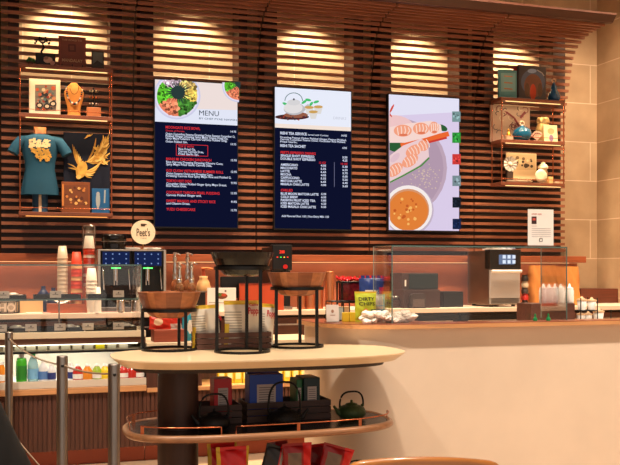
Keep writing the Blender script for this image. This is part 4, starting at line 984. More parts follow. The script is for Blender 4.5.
# red candy container
Y=5.858; x0,x1=XU(339.5,Y),XU(359,Y)
t=thing('candy_basket','black framed box of dark red candies with red bows on top','basket',((x0+x1)/2,Y,CZ))
w=x1-x0; z0_=ZV(349,302,Y)-CZ; zt_=ZV(349,282,Y)-CZ
m=MB()
for zz in (z0_,zt_): m.tube([(-w/2,-.05,zz),(w/2,-.05,zz),(w/2,.05,zz),(-w/2,.05,zz)],.006,6,True)
for xx in (-w/2,w/2):
    for yy in (-.05,.05): m.tube([(xx,yy,0),(xx,yy,zt_)],.006,6)
m.build('frame',BLKM,t); box('candy_box',mat('dark_red',(90,16,20),.25,var=.5,scale=40),-w/2+.008,w/2-.008,-.045,.045,z0_+.004,zt_-.004,t,.004)
m=MB(); rnd=random.Random(9)
for k in range(16):
    c=Vector((rnd.uniform(-w/2,w/2),rnd.uniform(-.03,.03),zt_+.014+rnd.uniform(0,.014))); q=rnd.uniform(0,6)
    for sg in (-1,1): m.add([tuple(c),tuple(c+Vector((sg*.03*math.cos(q),.01,.02))),tuple(c+Vector((sg*.035*math.cos(q),-.012,.0))),tuple(c+Vector((sg*.02,.0,-.012)))],[(0,1,2,3)])
    m.ball(tuple(c),.011,n=6,m=4)
m.build('red_bows',mat('red_foil',(200,26,36),.25,.3),t)

# ---------------------------------------------------------------- glass display case and low cabinet (left)
CX1=XU(146,6.45); fy=6.45
RIB=wood('ribbed_walnut',(84,50,38),.5,.25,'Z')
t=thing('display_case','long refrigerated display case with glass top and ribbed walnut front, at left','display case',(0,fy,0))
def L(name,m,x0,x1,y0,y1,z0,z1,p=None,bev=0): return box(name,m,x0,x1,y0-fy,y1-fy,z0,z1,p or t,bev)
CX0=-1.2
L('toe_kick',mat('red_kick',(176,84,56),.4),CX0,CX1,fy+.09,fy+.11,0,.125)
m=MB(); x=CX0
while x<CX1-.01: m.box(x,x+.022,0,.012,.118,.515); x+=.031
m.box(CX0,CX1,.012,.03,.118,.515); m.build('ribbed_front',RIB,t)
L('lower_body',DARKW,CX0,CX1,fy+.03,7.0,.118,.515)
L('ledge',CREAMW,CX0,CX1,fy-.03,fy+.12,.515,.555,bev=.004)
L('shelf_lip',mat('lip_white',(226,214,196),.35,.2),CX0,CX1,fy-.01,fy+.02,.557,.605)
L('cooler_floor',WHITE,CX0,CX1,fy+.02,7.0,.556,.60)
L('cooler_back',mat('cooler_white',(232,226,208),.5),CX0,CX1,6.97,7.0,.60,.895)
L('end_panel',DARKW,CX1-.03,CX1,fy+.03,7.0,.6,.94)
L('canopy',mat('canopy_brown',(110,74,58),.3,.3),CX0,CX1,fy+.02,fy+.05,.855,.895)
L('canopy_trim',BLK,CX0,CX1,fy+.0,fy+.03,.795,.81); 
L('upper_rack',mat('rack_white',(200,190,170),.4),CX0,CX1-.03,fy+.06,6.9,.80,.81)
L('deck',mat('deck_cream',(216,196,164),.35),CX0,CX1,fy,7.0,.897,.94,bev=.003)
L('cooler_lamp',em('cooler_led',(255,248,220),2.5),CX0+.05,CX1-.05,fy+.06,fy+.08,.845,.853)
g=L('front_glass',GLASS,CX0,CX1-.03,fy+.01,fy+.018,.942,1.402)
L('top_glass',GLASS,CX0,CX1-.03,fy+.01,6.95,1.402,1.41); L('side_glass',GLASS,CX1-.038,CX1-.03,fy+.019,6.95,.942,1.402)
L('glass_shelf',glassmat('shelf_glass',(.85,.93,.9),.1),CX0,CX1-.05,fy+.04,6.9,1.160,1.168)
m=MB(); m.box(CX0,CX1-.028,.004,.009,1.400,1.409); m.box(CX1-.036,CX1-.029,.004,.0095,.942,1.41); m.box(CX0,CX1-.05,.032,.039,1.158,1.169); m.build('glass_edges',GEDGE,t)
m=MB()
for x in (-.5,.25): m.cyl(x,.3,.94,1.16,.006,8)
m.build('shelf_posts',STEEL,t)
l=bpy.data.lights.new('cooler_light','AREA'); l.shape='RECTANGLE'; l.size=1.9; l.size_y=.04; l.energy=7; l.color=(1,.95,.85)
o=bpy.data.objects.new('cooler_light',l); o.location=((CX0+CX1)/2,fy+.12,.795); o.rotation_euler=(math.radians(25),0,0); COL.objects.link(o)
# trays with tags
def tray(u0,u1,Y,zb,label,tagu,food,clip_=True):
    x0,x1=XU(u0,Y),XU(u1,Y); 
    x1=min(x1,CX1-.06)
    cx=(x0+x1)/2; w=x1-x0
    t=thing('serving_tray',label,'tray',(cx,Y,zb),0,'black serving trays in the glass case')
    m=MB(); m.box(-w/2,w/2,0,.22,0,.008)
    for a_ in ((-w/2,w/2,0,.008),(-w/2,w/2,.212,.22)): m.box(a_[0],a_[1],a_[2],a_[3],.008,.028)
    for a_ in ((-w/2,-w/2+.008),(w/2-.008,w/2)): m.box(a_[0],a_[1],.008,.212,.008,.028)
    m.build('tray',BLK,t)
    for u in tagu:
        x=XU(u,Y)-cx
        if abs(x)>w/2: continue
        m=MB(); m.use(M('tagc',(200,186,170))); m.box(x-.038,x+.038,-.006,-.001,.008,.056); m.use(M('tag_ink',(90,80,76))); m.box(x-.02,x+.02,-.0075,-.0065,.028,.032); m.box(x-.005,x+.005,-.0075,-.0065,.036,.045); m.build('price_tag',None,t)
    return t,cx
def wrapped(x,Y,z,label):
    m=MB(); rnd=random.Random(int(x*1000)); m.ball((0,0,.018),.03,1.4,1,.6,10,6); m.ball((.05,0,.012),.018,1.2,1,.6,8,5)
    for v in range(len(m.v)): p=m.v[v]; m.v[v]=(p[0]+rnd.uniform(-.003,.003),p[1],max(0,p[2]+rnd.uniform(-.003,.003)))
    o=m.build('wrapped_pastry',mat('foilwrap',(200,190,175),.3,.3)); o.location=(x,Y,z); tag(o,label,'pastry','wrapped pastries in the glass case')
GS=1.1685
for (u0,u1,Y,zb,lab,tg) in ((-35,26.5,6.52,GS,'black tray on the glass shelf, leftmost with a price tag',(3.5,)),(33.5,81,6.52,GS,'black tray on the glass shelf, middle one with a price tag',(55.5,)),(88,142,6.52,GS,'black tray on the glass shelf below the coffee machine',(118.5,)),
    (-35,28,6.50,.941,'black tray on the case deck, leftmost',(1,)),(30,84,6.50,.941,'black tray on the case deck, middle one',(31,60)),(86,140,6.50,.941,'black tray on the case deck, rightmost',(88,118.5))):
    tray(u0,u1,Y,zb,lab,tg,0)
wrapped(XU(13,6.6),6.62,GS+.0085,'shiny wrapped pastry on the upper left tray')
wrapped(XU(70,6.6),6.62,.9495,'shiny wrapped pastry on the middle deck tray')
wrapped(XU(16,6.6),6.62,.9495,'shiny wrapped pastry on the left deck tray')
wrapped(XU(126,6.6),6.62,.9495,'shiny wrapped pastry on the right deck tray')
# bottles in the cooler
def drink(u,vt,Y,r,body,cap,lab,label,neck=.5,z=.60):
    zb=z; x=XU(u,Y); H=ZV(u,vt,Y)-zb
    t=thing('drink_bottle',label,'bottle',(x,Y,zb),0,'drinks in the open cooler')
    k=H
    MB().lathe([(r*.9,0),(r,.008),(r,k*neck),(r*.85,k*(neck+.12)),(r*.4,k*.86),(r*.38,k*.88)],n=18).build('bottle',body,t)
    MB().lathe([(r*.45,k*.87),(r*.45,k*.99),(r*.38,k),(.001,k)],n=14).build('cap',cap,t)
    if lab: MB().lathe([(r*1.02,k*.1),(r*1.02,k*neck*.8)],n=18,cap=False).build('label',lab,t)
gm=mat('green_drink',(66,176,40),.25,coat=.3); clear=mat('pale_blue_water',(170,214,222),.15,trans=.4); mk=mat('milk_bottle',(226,226,226),.3)
rj=mat('red_juice',(190,44,34),.2,coat=.4); oj=mat('orange_juice',(230,140,40),.2,coat=.4); gj=mat('green_juice',(150,180,60),.2,coat=.4); yj=mat('yellow_juice',(236,206,50),.2,coat=.4); pj=mat('purple_label',(50,60,120),.4)
drink(2,362,6.5,.03,oj,WHITE,WHITE,'orange drink bottle at the far left of the cooler, behind the first post')
drink(21.5,354,6.5,.036,gm,WHITE,M('lab_g2',(40,130,40)),'bright green drink bottle near the first post',.74)
drink(33,352,6.5,.036,clear,M('cap_g',(60,190,110)),M('lab_b',(120,180,220)),'clear water bottle with green cap beside the green drink',.55)
drink(43.2,360,6.5,.032,mk,WHITE,M('lab_blue',(90,130,190)),'white bottle with blue label right of the clear water bottle',.6)
drink(51.5,363,6.5,.030,mk,WHITE,pj,'white bottle with navy label just left of the second post',.6)
drink(70.5,363,6.52,.028,mk,WHITE,pj,'white bottle with navy label just right of the second post',.6)
for i,(u,m_,lb) in enumerate(((78,rj,'short red juice bottle right of the second post'),(87.5,oj,'short orange juice bottle in the middle of the cooler'),(97,gj,'short green juice bottle beside the orange juice'),(105,yj,'short yellow juice bottle left of the third post'),(123.5,rj,'short red juice bottle right of the third post'),(132,rj,'short red juice bottle at the right end of the cooler, left of two'),(139.5,mat('dkred_juice',(150,30,40),.2),'short dark red juice bottle at the right end of the cooler'))):
    drink(u,364,6.5,.037,m_,WHITE,WHITE if i%2==0 else None,lb,.5)
for k in range(12):
    u=66+0; x=XU(8+k*11.5,6.56)
    if x>CX1-.08: break
    c=M('ctn_y',(240,226,30)) if k==8 else M('ctn_%d'%(k%2),((226,218,200),(210,206,186))[k%2])
    o=bx('carton',c,.062,.05,.038,0,0,0,None,.003); o.location=(x,6.56,.811)
    tag(o,'bright yellow carton in the row on the cooler upper rack' if k==8 else 'small pale carton in the row on the cooler upper rack','carton','pale cartons on the cooler upper rack' if k!=8 else None)

# low cabinet to the right of the case
KX0,KX1=CX1+.005,XU(318,6.5)
t=thing('low_cabinet','low walnut ribbed cabinet with an open shelf of yellow boxes, behind the oval table','cabinet',(0,fy,0))
L('toe_kick',mat('red_kick',(176,84,56),.4),KX0,KX1,fy+.09,fy+.11,0,.125)
m=MB(); x=KX0
while x<KX1-.02: m.box(x,x+.022,0,.012,.118,.50); x+=.031
m.box(KX0,KX1,.012,.03,.118,.50); m.build('ribbed_front',RIB,t)
L('lower_body',DARKW,KX0,KX1,fy+.03,7.0,.118,.50)
L('ledge',CREAMW,KX0,KX1,fy-.02,7.0,.501,.53,bev=.003)
L('back_panel',RIB,KX0,KX1,6.85,7.0,.531,.80); L('partition',RIB,KX0,KX0+.4,fy+.01,6.85,.531,.80); L('end_panel',RIB,KX1-.03,KX1,fy+.03,6.85,.531,.80)
L('top',mat('deck_cream',(216,196,164)),KX0,KX1,fy,7.0,.815,.85,bev=.003); L('top_rail',mat('rail_brown',(120,66,50),.4),KX0,KX1,fy+.01,7.0,.80,.815)
yb=None
n=0
for k in range(12):
    u=221+k*8.2; x=XU(u,6.56); 
    if x>KX1-.06: break
    lab='small yellow box in the row on the low cabinet shelf'
    if yb is None:
        yb=thing('yellow_box',lab,'box',(x,6.56,.5305),0,'yellow boxes on the low cabinet shelf'); bx('body',M('ybx',(222,180,40),rough=.4),.056,.05,.105,0,0,0,yb,.002); box('front_label',M('ybl',(232,216,160),rough=.5),-.018,.018,-.0262,-.0255,.03,.075,yb)
    else: t2=copy_tree(yb); t2.location=(x,6.56,.5305)
l=bpy.data.lights.new('box_row_fill','AREA'); l.shape='RECTANGLE'; l.size=1.2; l.size_y=.03; l.energy=6; l.color=(1,.85,.5)  # lamp without a fixture, added to brighten the yellow box row
o=bpy.data.objects.new('box_row_fill',l); o.location=(1.75,6.50,.795); COL.objects.link(o)
# snack tray on the low cabinet
Y=6.55; zz=.85
x0,x1=XU(153,Y),XU(186,Y)
o=box('snack_tray',wood('tray_wood',(140,66,44),.5,.2),-(x1-x0)/2,(x1-x0)/2,-.06,.12,0,.09,None,.004); o.location=((x0+x1)/2,Y,zz+.0); tag(o,'low red-brown wooden tray behind the left bowl stand','tray')
def redb(a,b,s): return M('bg_pale',(226,190,150),rough=.4) if (a-.4)**2+(b-.45)**2<.05 else (YB if b>.8 and a<.4 else M('bag_red2',(206,50,34),rough=.35))
bag('red and cream snack bag on the low wooden tray, seen through the left stand',(XU(160,Y),Y,zz+.091),.16,.12,.05,redb,11)
bag('plain red snack bag right beside the red and cream one on the low tray',(XU(175,Y),Y+.01,zz+.091),.10,.13,.045,lambda a,b,s:M('bag_red2',(206,50,34)) if b>.3 else WB,12)
def cyb(a,b,s): return WB if b>.75 or (a-.5)**2+(b-.4)**2<.04 else M('bag_teal',(50,150,170),rough=.35)
bag('teal and white snack bag right of the low wooden tray',(XU(190,Y)+.0,Y,zz+.002),.12,.26,.05,cyb,13)

# ---------------------------------------------------------------- posts with cable
def prof_post(label,u,s,n):
    k=(u-CU)/F; X=s*(ST+CT*k); Yp=s*(CT-ST*k)
    t=thing('barrier_post',label,'post',(X,Yp,0),0,'steel cable barrier posts')
    MB().lathe([(.026,.012),(.026,.955),(.024,.96),(.001,.96)],n=28).build('post',STEELR,t)
    MB().lathe([(.09,0),(.09,.008),(.03,.014)],n=28).build('base_plate',STEELR,t)
    for z_ in (.915,.32):
        m=MB(); m.T=Matrix.Translation((0,-.024,z_))@Matrix.Rotation(PI/2,4,'X'); m.lathe([(.007,0),(.007,.006),(.001,.007)],n=10); m.build('cable_eyelet',BLK,t)
    return Vector((X,Yp,0))
P1=prof_post('steel barrier post farthest away, at the left edge of the view',9,5.95,1)
P2=prof_post('steel barrier post in the middle of the three',62.2,4.29,2)
P3=prof_post('steel barrier post nearest, just left of the oval table',114,3.93,3)
def cable(a,b,z,sag,label):
    m=MB(); n=14; d=(b-a); L_=d.length; d=d/L_; a2=a+d*.027; b2=b-d*.027
    m.tube([tuple(a2.lerp(b2,k/n)+Vector((0,0,z-sag*4*(k/n)*(1-k/n)))) for k in range(n+1)],.0045,6)
    o=m.build('barrier_cable',mat('cable_steel',(200,175,150),.35,.7)); tag(o,label,'cable')
cable(P1,P2,.915,.03,'upper steel cable sagging between the far post and the middle post')
cable(P1,P2,.32,.01,'lower steel cable running down from the far post')
cable(P2,P3,.915,.012,'upper steel cable between the middle post and the nearest post')
# black fabric shape lower left
m=MB(); rnd=random.Random(2)
sB=5.2; kB=(-40-CU)/F; bxX,bxY=sB*(ST+CT*kB),sB*(CT-ST*kB)
m.lathe([(.42,0),(.42,.15),(.387,.24),(.32,.38),(.22,.6),(.15,.72),(.05,.78),(.001,.79)],n=26,sy=.5)
o=m.build('draped_bag',mat('black_cloth',(4,4,6),.9)); o.location=(bxX,bxY,0); tag(o,'black cloth bag slumped at the lower left edge behind the far post','bag')

# ---------------------------------------------------------------- oval table
def sup(cx,cy,a_,b_,e=3.0,n=80): 
    o=[]
    for k in range(n):
        q=2*PI*k/n; c,s=math.cos(q),math.sin(q)
        o.append((cx+a_*math.copysign(abs(c)**(2/e),c),cy+b_*math.copysign(abs(s)**(2/e),s)))
    return o
TX,TY=1.295,4.99
t=thing('oval_table','oval two-tier display table with cream stone top and walnut pedestal','table',(TX,TY,0)); TT=t
MARB=mat('cream_marble',(232,206,166),.3,var=.05,scale=3,coat=.2)
m=MB()
def rg(a_,b_,z_): return [(p[0],p[1],z_) for p in sup(0,0,a_,b_)]
m.rings([rg(.785,.385,.852),rg(.836,.436,.890),rg(.838,.438,.893),rg(.838,.438,.90)],True,False); m.build('tabletop',MARB,t)
m=MB(); m.rings([rg(.72,.32,.825),rg(.73,.33,.8515)],True,False); m.build('apron',DARKW,t)
m=MB(); m.rings([rg(.735,.345,.487),rg(.74,.35,.50)],True,False); m.build('lower_shelf',mat('dark_shelf',(46,38,38),.25,var=.1),t)
m=MB()
o_=sup(0,0,.755,.365); m.tube([(p[0],p[1],.487) for p in o_],.02,10,True); m.build('shelf_edge',wood('edge_walnut',(150,104,70),.35,.2,coat=.3),t)
PXc=XU(178,4.99)-TX
m=MB(); m.T=Matrix.Translation((PXc,0,0)); m.lathe([(.112,0.13),(.112,.826)],n=32,sy=1.2,cap=True); m.build('pedestal',wood('pedestal_wood',(58,34,27),.5,.2,'Z'),t)
m=MB(); m.rings([rg(.70,.33,.0),rg(.70,.33,.13)],True,False); m.build('base_shelf',DARKW,t)
# gallery rails
def ell(q,e=3.0): c,s=math.cos(q),math.sin(q); return (.748*math.copysign(abs(c)**(2/e),c),.358*math.copysign(abs(s)**(2/e),s))
def rail(q0,q1,bars):
    m=MB(); n=30; pts=[(*ell(q0),.503)]+[(*ell(q0+(q1-q0)*k/n),.546) for k in range(n+1)]+[(*ell(q1),.503)]
    m.tube(pts,.0036,6); r=m.build('copper_rail',COPPER,t)
    for q in bars:
        x,y=ell(q); mm=MB(); mm.box(x-.009,x+.009,y-.004,y+.004,.47,.55); mm.build('rail_bracket',COPPER,r)
def qfor(u):   # angle on the front half whose image column is u
    best=None
    for k in range(400):
        q=PI+PI*k/400; x,y=ell(q); X,Y_=TX+x,TY+y
        kk=(CT*X/Y_-ST)/(CT+ST*X/Y_); d_=abs(CU+F*kk-u)
        if best is None or d_<best[0]: best=(d_,q)
    return best[1]
rail(qfor(141),qfor(221.5),(qfor(142),)); rail(qfor(236.5),2*PI-.12,(qfor(298),qfor(360))); rail(PI*.62,PI*1.03,(PI*.85,)) 

# bowl stands
def stand(u,s,ztop,rr,label,legs):
    k=(u-CU)/F; X=s*(ST+CT*k); Yp=s*(CT-ST*k)
    t=thing('bowl_stand',label,'stand',(X,Yp,.9),0,'black bowl risers on the oval table'); h=ztop-.9
    for z_,nm in ((.007,'base_ring'),(h-.012,'top_ring')):
        m=MB(); n=40
        m.rings([[((r)*math.cos(2*PI*i/n),(r)*math.sin(2*PI*i/n),zz) for i in range(n)] for r,zz in ((rr+.006,z_-.007),(rr+.006,z_+(.007 if z_<.1 else .012)),(rr-.008,z_+(.007 if z_<.1 else .012)),(rr-.008,z_-.007))],False,False,True); m.build(nm,BLKM,t)
    for q in legs:
        m=MB(); x,y=rr*math.cos(q),rr*math.sin(q); m.box(x-.009,x+.009,y-.006,y+.006,.012,h-.018); m.build('leg',BLKM,t)
    return X,Yp,h
def angs(du,rpx,front):  # leg angle from image offset
    q=math.acos(max(-1,min(1,du/rpx))); return -q if front else q
s1=stand(169.3,5.29,1.145,.157,'low black riser holding the left wooden bowl',[angs(-25.7,27,1)-.25,angs(18,27,1)-.25,angs(7.5,27,0)-.25])
s2=stand(242.2,5.16,1.390,.155,'tallest black riser holding the shiny black bowl',[angs(-25,27,1)-.22,angs(17.5,27,1)-.22,angs(5,27,0)-.22])
s3=stand(297,5.50,1.268,.157,'middle-height black riser holding the right wooden bowl',[angs(-22,26,1)-.2,angs(18,26,1)-.2,angs(5.5,26,0)-.2])
def bowl(s,rim,zr,base,label,mats,depth=.1,facet=16):
    X,Yp,h=s; zt=.9+h
    n=48; H=zr-zt
    t=thing('serving_bowl',label,'bowl',(X,Yp,zt))
    m=MB(); prof=[(base*.5,-.055),(base*.72,-.046),(base-.014,-.02),(base+.004,.002),(rim*.93,H*.55),(rim,H),(rim-.01,H+.001),(rim*.88,H*.5),(base-.02,.004),(base*.6,-.036),(.001,-.042)]
    for j in range(len(prof)-1):
        for i in range(n):
            m.use(mats[(i*7//9)%len(mats)])
            a0,a1=2*PI*i/n,2*PI*(i+1)/n
            (r0,z0),(r1,z1)=prof[j],prof[j+1]
            m.add([(r0*math.cos(a0),r0*math.sin(a0),z0),(r0*math.cos(a1),r0*math.sin(a1),z0),(r1*math.cos(a1),r1*math.sin(a1),z1),(r1*math.cos(a0),r1*math.sin(a0),z1)],[(0,1,2,3)],len(mats)==1)
    m.add([(base*.5*math.cos(2*PI*i/n),base*.5*math.sin(2*PI*i/n),-.055) for i in range(n)],[tuple(range(n))[::-1]])
    o=m.build('bowl',None,t)
    return t
wa=wood('bowl_wood_a',(150,88,54),.35,.2); wb_=wood('bowl_wood_b',(128,72,44),.35,.2); wc=wood('bowl_wood_c',(170,106,66),.35,.2)
def st_m(): 
    return [wa,wa,wa,wb_,wb_,wb_,wc,wc,wa,wa,wb_,wb_,wb_,wc,wc,wc]
bowl(s1,.184,ZV(169,292,s1[1]),.148,'acacia wood bowl on the low riser at left',st_m())
bowl(s2,.182,ZV(242,252.5,s2[1]),.146,'shiny black bowl on the tallest riser',[mat('gloss_black',(10,10,11),.2)])
bowl(s3,.180,ZV(297,272.5,s3[1]),.146,'acacia wood bowl on the middle-height riser at right',st_m())
# wooden crate with chips
def crate(x0,x1,y0,y1,z0,h,label,m_=None,slats=3):
    cx,cy=(x0+x1)/2,(y0+y1)/2; w,d=(x1-x0)/2,(y1-y0)/2
    t=thing('wooden_crate',label,'crate',(cx,cy,z0)); m_=m_ or wood('crate_wood',(84,52,42),.6,.25)
    sh=h/slats
    for nm,(a,b,c,e) in (('front_side',(-w,w,-d,-d+.009)),('back_side',(-w,w,d-.009,d)),('end_side',(-w,-w+.009,-d+.0095,d-.0095)),('end_side',(w-.009,w,-d+.0095,d-.0095))):
        m=MB()
        for k in range(slats): m.box(a,b,c,e,k*sh+.001,(k+1)*sh-.004)
        m.build(nm,m_,t)
    box('bottom',m_,-w+.01,w-.01,-d+.01,d-.01,.001,.008,t)
cy0=5.22
x0=XU(197,cy0); x1=XU(271.5,cy0)
crate(x0,x1,cy0,cy0+.19,.9,ZV(235,332,cy0)-.9,'dark slatted crate of popcorn bags on the oval table top')
def pop(a,b,s): return YB if b>.9 or (a<.12 and b<.5) else (GB if (a<.45 and .2<b<.78 and int(b*34)%2) else WB)
PR=M('poptxt',(190,30,40))
for (u,vt,w,yy,lab,tx,tp,ro) in ((207,305,.175,cy0+.07,'leftmost popcorn bag in the crate, mostly grey nutrition panel',None,0,-.06),(242,300.5,.225,cy0+.07,'large middle popcorn bag in the crate with red lettering','  Poppy',.55,.0),(262.5,303.5,.13,cy0+.1,'right popcorn bag in the crate, half hidden by the middle one','Popp',.5,.08)):
    x=XU(u,yy); bag(lab,(x,yy,.910),w,ZV(u,vt,yy)-.910,.06,pop,int(u),0,0,None,None,0,0,'popcorn bags in the crate',ro)
    t=bpy.data.objects[-1] if False else None
def lettering(u0,u1,v,s,h,Y,parent_label,mt):
    t=[o for o in bpy.data.objects if o.get('label')==parent_label][0]
    bpy.context.view_layer.update()
    a=Art(Y,t.location,(-99,99,-99,99)); a.text(u0,u1,v,s,h,mt,.03); a.mb.build('lettering',None,t)
lettering(249,258.3,303.2+1.5,'Callie',2.2,cy0+.034,'large middle popcorn bag in the crate with red lettering',PR)
lettering(248.3,260,310.5,'Popps',6.5,cy0+.032,'large middle popcorn bag in the crate with red lettering',PR)
lettering(264.5,273.5,313,'Popp',6,cy0+.068,'right popcorn bag in the crate, half hidden by the middle one',PR)
lettering(219.5,223.3,318,'Po',6,cy0+.04,'leftmost popcorn bag in the crate, mostly grey nutrition panel',PR)

# lower shelf goods
SZ=.5005
cw=wood('crate_wood2',(70,48,42),.6,.25)
ya=4.98
crate(XU(199,ya),XU(242,ya),ya,ya+.22,SZ,.11,'left slatted crate on the lower shelf with the red tea box',cw)
crate(XU(247,ya),XU(331,ya),ya,ya+.22,SZ,.115,'wide slatted crate on the lower shelf with the blue and green tea boxes',cw)
def teabox(label,u0,u1,vt,yy,c,dp,extra=None,zb=SZ+.0085):
    x0,x1=XU(u0,yy),XU(u1,yy); cx=(x0+x1)/2; h=ZV(u0,vt,yy)-zb
    t=thing('tea_box',label,'tea box',(cx,yy,zb)); box('carton',mat('tb_%d_%d'%(c[0],c[2]),c,.4),x0-cx,x1-cx,0,dp,0,h,t,.003)
    w=x1-x0
    m=MB(); m.use(M('tb_lab',(190,176,170))); m.box(-w*.28,w*.28,-.0015,-.0005,h*.30,h*.78); m.use(M('tb_ink',(96,84,90)))
    for k in range(8): m.box(-w*.22,w*.22,-.0022,-.0016,h*(.34+k*.052),h*(.355+k*.052))
    m.build('facts_label',None,t); return t
teabox('red tea box in the left crate',214,232,379,ya+.05,(200,30,40),.12)
teabox('front blue tea box in the wide crate',249.5,283,375,ya+.03,(24,70,170),.07)
teabox('slimmer blue tea box directly behind the front blue one',247.5,279,372.5,ya+.115,(20,56,150),.07)
teabox('dark green-blue tea box at the right of the wide crate',304,320,378,ya+.02,(16,44,50),.17)
teabox('slim green tea box between the blue and dark green ones',296.5,302.5,379.5,ya+.04,(24,110,60),.14)
# teapots
def teapot(label,X,Yp,z,R,c,rz,hh,name='cast_iron_teapot',ribs=False):
    t=thing(name,label,'teapot',(X,Yp,z),rz); m_=mat('iron_%d_%d'%(c[0],c[1]),c,.5,.2,var=.2,scale=60,bump=.3)
    prof=[(R*.5,0),(R*.8,R*.06),(R*.98,R*.3),(R,R*.5),(R*.88,R*.75),(R*.6,R*.9),(R*.42,R*.95)]
    MB().lathe(prof,n=32).build('body',m_,t)
    if ribs:
        m=MB()
        for j in range(5):
            zz=R*(.2+.13*j); rr=R*(.93,.99,1.01,.99,.93)[j]
            for i in range(30): q=2*PI*(i+.5*(j%2))/30; m.ball((rr*math.cos(q),rr*math.sin(q),zz),R*.045,n=5,m=3)
        m.build('hobnails',m_,t)
    l=MB().lathe([(R*.44,R*.95),(R*.4,R*1.03),(R*.12,R*1.1),(R*.08,R*1.14)],n=24).build('lid',m_,t); MB().ball((0,0,R*1.2),R*.1,n=12,m=8).build('knob',m_,l)
    MB().tube([(-R*.8,0,R*.35),(-R*1.1,0,R*.5),(-R*1.25,0,R*.75),(-R*1.42,0,R*.95)],[R*.2,R*.15,R*.1,R*.085],12).build('spout',m_,t)
    m=MB(); pts=[]
    for k in range(17):
        q=PI*k/16; c_,s_=math.cos(q),math.sin(q)
        pts.append((R*.95*math.copysign(abs(c_)**.7,c_),0,R*.85+(hh-R*.85)*abs(s_)**.7))
    m.tube(pts,R*.065,10); m.build('handle',BLKM,t)
    for sg in (-1,1): MB().ball((sg*R*.88,0,R*.84),R*.12,n=10,m=6).build('handle_lug',m_,t)
def at_s(u,v,z):   # position on a horizontal surface seen at u,v
    s=(HC-z)*F/(v-HV); k=(u-CU)/F; return s*(ST+CT*k),s*(CT-ST*k)
Xp,Yp=XU(214,4.83),4.83; R=.085
teapot('black cast iron teapot in front of the left crate',Xp+.0,Yp,SZ,.09,(18,18,20),.15,ZV(214,394,Yp)-SZ)
Xp,Yp=XU(284.5,4.84),4.84
teapot('black hobnail cast iron teapot in front of the wide crate',Xp,Yp,SZ,.095,(22,20,20),PI-.2,ZV(284,382,Yp)-SZ,ribs=True)
Xp,Yp=XU(351.5,4.95),4.95
teapot('dark green cast iron teapot at the right end of the lower shelf',Xp,Yp,SZ,.085,(58,76,40),.2,ZV(351,391.5,Yp)-SZ)
# bottom shelf bags
BZ=.1302
def yr(a,b,s): return YB if a<.1 or a>.92 else (M('bag_r3',(206,30,34),rough=.3) if b>.45 else M('bag_y2',(226,190,110),rough=.4))
for (u,yy,vt,w,lab) in ((222,4.92,443,.17,'back red and yellow snack bag under the lower shelf'),(232.5,4.80,446.5,.185,'front red and yellow snack bag under the lower shelf')):
    bag(lab,(XU(u,yy),yy,BZ),w,ZV(u,vt,yy)-BZ,.07,yr,int(u),0,0,None,None,0,0,'red and yellow bags on the base shelf')
def rdk(a,b,s): return KB if a<.42 and b>.3 else (GB if (.45<a<.55) else (RB if b>.35 else DRB))
def rdk2(a,b,s): return M('bag_tan',(120,100,84)) if .15<a<.6 and b<.8 else (RB if a>.7 else DRB)
for (u,yy,vt,w,ro,fn,lab) in ((272,4.80,446,.2,.3,rdk,'leftmost red crisps bag under the lower shelf, leaning right'),(297,4.76,443,.17,.0,rdk2,'middle red crisps bag under the lower shelf, upright'),(317,4.95,444,.15,-.05,lambda a,b,s:DRB if b<.9 else RB,'dark red crisps bag behind the others under the lower shelf'),(329,4.80,445,.19,.3,rdk2,'rightmost red crisps bag under the lower shelf, leaning right'),(281,4.98,441,.12,-.1,lambda a,b,s:M('bag_lil',(150,120,130)) if a<.4 else DRB,'grey and dark red bag at the back under the lower shelf')):
    bag(lab,(XU(u,yy),yy,BZ+.04),w,ZV(u,vt,yy)-BZ-.04,.06,fn,int(u),0,0,None,None,0,0,'red crisps bags on the base shelf',ro)
teapot('black teapot on the base shelf, only its handle showing beside the chair',XU(357,4.9),4.9,BZ,.07,(18,18,20),0,ZV(357,460.5,4.9)-BZ)

# ---------------------------------------------------------------- chair in front
s=2.62; u=424; k=(u-CU)/F; X=s*(ST+CT*k); Yp=s*(CT-ST*k)
t=thing('wooden_chair','light orange wooden chair with rounded curved backrest, nearest the camera','chair',(X,Yp,0),-.3)
CHW=wood('chair_wood',(204,130,66),.3,.2,coat=.4)
zt=HC-183.5/F*s
m=MB(); rows=[]
n=24
for i in range(n+1):
    a_=(i/n-.5)*2; x=.25*a_; y=.05*(1-a_*a_)*-1; top=zt-.030*abs(a_)**2-.10*max(0,abs(a_)-.8)**1.3*3; bot=zt-.30
    rows.append([(x,y-.013,bot),(x,y-.016,top-.012),(x,y-.008,top),(x,y+.008,top),(x,y+.016,top-.012),(x,y+.013,bot)])
m.rings(rows,True,True); m.build('backrest',CHW,t)
MB().rings([[(p[0],p[1]+.22,z_) for p in sup(0,0,.22,.21,2.6,40)] for z_ in (.43,.455)],True,False).build('seat',CHW,t)
for (x,y,tx,ty) in ((-.17,.07,-.2,.04),(.17,.07,.2,.04),(-.17,.37,-.2,.41),(.17,.37,.2,.41)):
    MB().tube([(tx,ty,0),(x,y,.43)],[.013,.018],10).build('leg',CHW,t)
for x in (-.17,.17): MB().tube([(x,.05,.44),(x,-.015,zt-.22)],.014,10).build('back_post',CHW,t)

